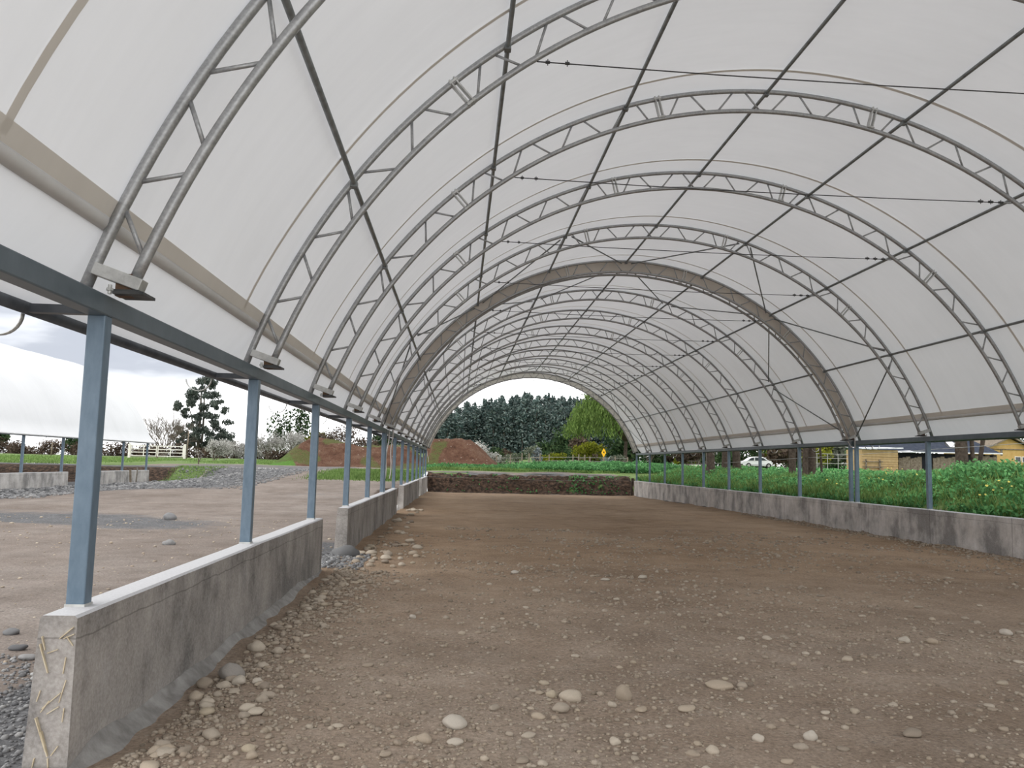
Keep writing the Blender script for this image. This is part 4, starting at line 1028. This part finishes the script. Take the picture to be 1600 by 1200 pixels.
for i, (x, y, s, mt, lab) in enumerate(((18,84,2.0,'leaf_dark','dark green tree behind the far right posts'),(22,92,2.4,'leaf_dark','dark green tree left of the first right trunk'),(26,88,1.6,'leaf_pale','pale green tree between far right posts'),(30,96,2.2,'leaf_dark','dark green tree behind the flared trunk'),(35,112,2.6,'leaf_dark','dark green tree behind the white car, left'),(41,116,2.7,'leaf_dark','dark green tree behind the white car, right'),(44,98,1.8,'leaf_yellow','olive tree right of the white car'),(48,100,1.9,'leaf_pale','pale olive tree left of the close post pair'),(33,80,1.1,'leaf_brown','brown bush behind the flared trunk'),(24,84,.9,'leaf_brown','brown bush between the far right posts'),(50,112,2.8,'leaf_dark','dark green tree behind the wire fence on the right'),(50,98,2.6,'leaf_dark','dark green tree behind the ochre shed'),(64,110,3.6,'leaf_dark','dark conifer behind the yellow gable house'),(72,104,3.4,'leaf_dark','dark conifer at the right edge of the picture'))):
    bush('broadleaf_tree', x, y, (s*1.5, s*1.2, s*1.05), 1100, .30, mt, lab, 300+i, 'tree', zoff=.6, lump=7)
for i in range(22):
    x = 13 + i*2.75; bush('hedge_tree', x, 122 + 4*(i % 2), (2.3,1.4,2.0 + .5*(i*3 % 4)), 800, .32, ('leaf_dark','leaf_dark','leaf_brown','leaf_yellow','leaf_dark')[i % 5], 'bushy tree in the dense hedge row far behind the right posts', 400+i, 'tree', 'hedge row far on the right', -.6, 0., 12, False)
for i in range(11):
    x = -1.5 + i*1.35; bush('field_edge_shrub', x, 84 + 5*(i*3 % 4)*.5, (1.0,.8,.62 + .2*(i*5 % 3)), 520, .13, ('leaf_dark','leaf_pale','leaf_dark','leaf_brown')[i*3 % 4], 'shrub in the scrubby strip at the foot of the plantation', 450+i, 'shrub', 'scrub at the foot of the plantation', -.1, 0., 6, False)
for i in range(6):
    bush('hedge_bush', 39.5 + i*2.1, 92, (1.3,.9,.55), 420, .16, 'leaf_pale' if i % 2 else 'leaf_dark', 'low hedge bush right of the white car', 330+i, group='hedge right of the car', stem=False)

# ------------------------------------------------------------------ mounds of red soil
def mound(name, x0, x1, yc, wy, H_, label, grassf, seed):
    H_ -= .2
    xs = frange(x0, x1, .16); ys = frange(yc-wy, yc+wy, .2)
    def hf(x, y):
        u = (x-x0)/(x1-x0); e = sm(0, .24, u)*sm(1, .80, u) if seed == 1 else sm(-.02, .10, u)*sm(1.0, .52, u)
        v = abs(y-yc)/wy; k = max(0, e*sm(1.0, .12, v))
        b = h(x, y) - .06
        return b + H_*k*(1 + .24*nz(x, y, .32, seed+4) + .09*nz(x, y, 1.1, seed)) + .16*k*nz(x, y, 2.6, seed)
    o = grid(name, xs, ys, hf, grassf, M['redsoil']); del o['kind']; tag(o, label, 'mound'); return o
mound('soil_mound', -13.7, -1.6, 59.5, 4.4, 1.95, 'long mound of red soil behind the left posts', lambda x, y: (.95*sm(-11.6, -12.5, x + .45*(y-58)), .60*sm(-.05, .2, nz(x, y, .45, 6)), 0), 1)
mound('soil_mound', -2.7, 3.5, 59.0, 4.2, 1.98, 'heap of red soil seen through the open end of the tunnel', lambda x, y: (0, .58*sm(-.08, .15, nz(x, y, .5, 8)), 0), 2)

# ------------------------------------------------------------------ gate, fences, sign, poles
gt = thing('field_gate', (-27.25, 75, h(-27.25, 75)), 'white five bar double field gate beyond the second tunnel', 'gate')
for x, H_ in ((-2.45, 1.25), (2.42, 1.30)):
    mb = MB(); mb.bbox(x-.09, x+.09, -.09, .09, -.3, H_); mb.build('gate_post', M['white_paint'], gt)
for a, b, dy in ((-2.35, -.05, 0), (.05, 2.32, -.05)):
    mb = MB()
    for z in (.18, .50, .78, 1.08): mb.bbox(a, b, dy-.02, dy+.02, z-.035, z+.035)
    for x in (a+.03, (a+b)/2, b-.03): mb.bbox(x-.035, x+.035, dy-.025, dy+.025, .14, 1.12)
    mb.build('gate_leaf', M['white_paint'], gt)
mb = MB(); mb.tube([(0,.05,-.2),(0,.05,.75)], .08, 8); mb.build('centre_stub', M['wood'], gt)
for i, (x, y, r_, H_, lab) in enumerate(((-24.7,75.2,.05,2.5,'slender pale pole standing at the right end of the white gate'),(-33.5,76,.07,1.3,'wooden fence post left of the white gate, nearer the gate'),(-37,76,.07,1.2,'wooden fence post left of the white gate, farther from the gate'))):
    z = h(x, y); mb = MB(); mb.tube([(x, y, z-.2), (x + .06, y, z+H_)], r_, 7); tag(mb.build('wooden_pole', M['wood'], smooth=True), lab, 'pole')
fp = [(4.65,60,1.0),(5.18,60,.95),(6.0,60,.92),(6.9,62,.85),(8.9,60,.85),(9.35,60,.82),(9.9,61,.7),(11.66,60,.75),(12.6,60,.72),(3.9,61.5,.9),(2.9,63,.8),(10.75,60,.62),(8.5,60.2,.8)]
for i, (x, y, H_) in enumerate(sorted(fp)):
    z = h(x, y); mb = MB(); mb.tube([(0,0,-.1),(.02,0,H_)], .05, 6); tag(mb.build('fence_post', M['wood'], loc=None), '%s rough wooden fence post from the left in the field beyond the bank' % ORD[i], 'post', 'field fence posts').location = (x, y, z)
fr = thing('rail_frame', (5.6, 60, h(5.6, 60)), 'light rail joining two fence posts left of the grey shrub', 'rail'); mb = MB(); mb.bar((-.42,0,.62),(.42,0,.66),.05,.05); mb.build('rail', M['wood'], fr)
fr = thing('rail_frame', (9.12, 60, h(9.12, 60)), 'light rail joining the two fence posts below the rounded yellow bush', 'rail'); mb = MB(); mb.bar((-.24,0,.52),(.24,0,.52),.05,.05); mb.build('rail', M['wood'], fr)
for i, z_ in enumerate((.35, .62)):
    mb = MB(); P_ = sorted(fp); mb.tube([(x, y-.05, h(x, y)+z_) for x, y, H_ in P_], .010, 4); tag(mb.build('fence_wire', M['wire']), ('lower' if i == 0 else 'upper') + ' wire of the field fence beyond the bank', 'wire')
sg = thing('warning_sign', (11.15, 62, h(11.15, 62)), 'yellow diamond warning sign on a wooden post before the agave', 'sign')
mb = MB(); mb.bbox(-.07,.07,-.05,.05,-.1,.72); mb.build('sign_post', M['wood'], sg)
sd = MB(); sd.prism([(0,-.36),(.19,0),(0,.36),(-.19,0)], (0,-.06,1.02), (Vector((1,0,0)), Vector((0,0,1))), (0,.015,0)); sb = sd.build('sign_board', M['sign_yellow'], sg)
mb = MB(); mb.prism([(-.05,.02),(.0,.12),(.06,.06),(.03,-.06)], (0,-.066,1.02), (Vector((1,0,0)), Vector((0,0,1))), (0,.004,0)); mb.build('sign_mark', M['black'], sb)
# wire along the right boundary, tied to the trunks
mb = MB(); mb.tube([(13.3, 12, 2.30), (13.3, 25, 2.02), (13.3, 45, 1.62), (13.3, 60, 1.55)], .007, 5); tag(mb.build('boundary_wire', M['wire']), 'single pale wire running along the bank behind the right posts', 'wire')
# power lines seen in the sky through the far arch
for i, (z0, z1) in enumerate(((30.5, 29.2), (28.6, 27.4), (27.2, 26.2))):
    mb = MB(); mb.tube([(lerp(-28, 160, t/20), 250, lerp(z0, z1, t/20) - 3.0*math.sin(PI*t/20)) for t in range(21)], .03, 4); tag(mb.build('power_line', M['wire']), '%s faint power line above the plantation' % ('highest','middle','lowest')[i].replace('middle', 'middle of three'), 'wire')

# ------------------------------------------------------------------ houses, shed and car on the right
ho = thing('yellow_house', (56.6, 80, 1.4), 'yellow gabled house with a grey eave at the right edge', 'house')
mb = MB(); mb.prism([(-2.6,0),(2.7,0),(2.7,2.75),(.05,3.95),(-2.6,2.75)], (0,0,0), (Vector((1,0,0)), Vector((0,0,1))), (0,7,0)); mb.build('wall', M['yellow_wall'], ho)
mb = MB()
for s in (-1, 1): mb.bar((s*3.2 + .05, -.5, 2.55), (.05, -.5, 4.07), .14, .14, (0,1,0)); mb.add([(s*3.2+.05,-.5,2.6),(.05,-.5,4.12),(.05,7,4.12),(s*3.2+.05,7,2.6)], [(0,1,2,3)])
mb.build('roof', M['wood'], ho)
for x in (-1.6, 1.0, 1.75):
    mb = MB(); mb.bbox(x-.33, x+.33, -.04, .02, 1.45, 2.05); wf = mb.build('window', M['white_paint'], ho); mb = MB(); mb.bbox(x-.26, x+.26, -.05, -.03, 1.52, 1.98); mb.build('pane', M['glass_dark'], wf)
for x in (-1.7, -.75): mb = MB(); mb.bbox(x-.1, x+.1, -.06, 0, 2.1, 2.7); mb.build('vent_slot', M['wood'], ho)
mb = MB(); mb.bbox(-2.6, 2.7, -.12, -.02, 2.72, 2.80); mb.build('pipe_rail', M['wood'], ho)
mb = MB(); mb.bbox(2.05, 2.25, -.5, -.3, 0, 2.6); mb.build('porch_post', M['wood'], ho)
lr = thing('long_shed', (46, 78, 1.4), 'long grey roofed wooden shed with a dark open front', 'shed')
mb = MB(); mb.add([(-8.4,-3,2.08),(6.4,-3,2.18),(6.4,3.5,4.2),(-7.0,3.5,3.75)], [(0,1,2,3)]); mb.add([(-8.4,-3,2.03),(6.4,-3,2.13),(6.4,3.5,4.15),(-7.0,3.5,3.70)], [(3,2,1,0)]); mb.build('roof', M['roof'], lr)
mb = MB(); mb.bar((-8.5,-3.05,2.05),(6.4,-3.05,2.15),.2,.10); mb.add([(-8.5,-3.4,1.93),(-2.5,-3.3,2.07),(-2.5,-2.2,2.35),(-8.5,-2.2,2.22)], [(0,1,2,3)]); mb.build('tin_edge', M['tin'], lr)
mb = MB(); mb.bbox(-8.3, 6.3, -2.4, -2.2, 0, 2.02); mb.build('front_shade', M['black'], lr)  # solid near-black panel, painted shade for the inside of the open shed
for i0, i1, hh_ in ((0, 6, 0), (9, 17, .12), (20, 26, .5)):
    mb = MB()
    for i in range(i0, i1): mb.bbox(-3.7 + i*.38, -3.7 + i*.38 + .38, -2.6 - .02*(i % 2), -2.5, 0, 1.5 + .08*((i*7) % 3) + hh_*.6)
    mb.build('plank_wall', M['wood'], lr)
mb = MB(); mb.add([(2.2,-1.5,2.70),(3.3,-1.5,2.72),(3.6,.5,3.36),(2.9,.5,3.36)], [(0,1,2,3)]); mb.build('bright_roof_sheet', M['tin'], lr)
os_ = thing('ochre_shed', (37.6, 72, 1.35), 'small ochre boarded shed with a pale flat roof right of the close post pair', 'shed')
mb = MB(); 
for i in range(10): mb.bbox(-.7, 2.7, -.02 - .03*(i % 2), .1, i*.22, i*.22+.20)
mb.bbox(-.7, 2.7, .1, 3, 0, 2.2); mb.build('board_wall', M['ochre_wall'], os_)
mb = MB(); mb.add([(-.9,-.4,2.28),(3.0,-.4,2.40),(3.0,3,2.54),(-.9,3,2.42)], [(0,1,2,3)]); mb.bar((-.9,-.42,2.26),(3.0,-.42,2.38),.06,.10); mb.build('roof', M['tin'], os_)
mb = MB()
for x in (-.4, .9): mb.bbox(x-.06, x+.06, -.2, -.1, 0, 1.3)
mb.bbox(-.7, 1.2, -.2, -.14, 1.05, 1.13); mb.bbox(-.7, 1.2, -.2, -.14, .55, .62); mb.build('rail_fence', M['wood'], os_)
gf = thing('mesh_fence', (27, 58, 1.40), 'pale pipe fence left of the close post pair on the right', 'fence'); mb = MB()
for x in (-.7, .1, .9, 1.7): mb.tube([(x,0,-.1),(x,0,1.32)], .025, 6)
for z in (.62, 1.0, 1.32): mb.tube([(-.8,0,z),(1.9,0,z)], .02, 6)
mb.build('pipes', M['wire'], gf)
wr = thing('wood_rack', (24.5, 84, h(24.5, 84)), 'grey wooden gate like rack far behind the right posts', 'rack'); mb = MB()
for z in (.4, .75, 1.1, 1.45): mb.bbox(-.8, .8, -.04, .04, z-.07, z+.07)
for x in (-.75, 0, .75, 1.2, 1.6): mb.bbox(x-.06, x+.06, -.05, .05, -.1, 1.7)
mb.build('rails', M['bark_grey'], wr)
mb = MB(); mb.bbox(-.6, .5, -.6, -.2, -.05, .35); tag(mb.build('white_crate', M['white_paint']), 'low white box lying before the grey wooden rack', 'box').location = (24.5, 83, h(24.5, 83))

car = thing('car', (37.55, 100, 1.70), 'small white hatchback car parked behind the tree trunks', 'car'); car.rotation_euler = (0, 0, math.radians(-4))
body = [(-2.05,.32),(-2.05,.62),(-1.95,.80),(-1.55,.88),(-.95,1.30),(-.55,1.40),(.35,1.40),(.75,1.30),(1.25,.95),(1.85,.82),(2.02,.62),(2.02,.30),(1.72,.24),(-1.75,.24)]
mb = MB(); mb.prism(body, (0,-.8,0), (Vector((1,0,0)), Vector((0,0,1))), (0,1.6,0)); bo = bevel(mb.build('body', M['car_white'], car), .05, 3)
for poly in ([(-1.38,.90),(-.92,1.24),(-.60,1.30),(-.60,.92)], [(-.48,.92),(-.48,1.31),(.16,1.31),(.16,.92)], [(.27,.92),(.27,1.30),(.62,1.24),(1.02,.94)]):
    mb = MB(); mb.prism(poly, (0,-.815,0), (Vector((1,0,0)), Vector((0,0,1))), (0,.02,0)); mb.build('side_window', M['glass_dark'], car)
for x in (-1.28, 1.22):
    for y in (-.80, .66):
        mb = MB(); mb.tube([(x, y-.05, .31), (x, y+.17, .31)], .31, 20); wv = mb.build('wheel', M['rubber'], car)
        mb = MB(); mb.tube([(x, y-.06, .31), (x, y-.03, .31)], .17, 14); mb.build('hub', M['wire'], wv)
mb = MB(); mb.bbox(-2.09, -2.0, -.8, .8, .34, .48); mb.bbox(1.98, 2.06, -.8, .8, .32, .46); mb.build('bumper', M['rubber'], car)
mb = MB(); mb.bbox(-1.7, 1.7, -.81, -.79, .36, .40); mb.build('side_trim', M['rubber'], car)
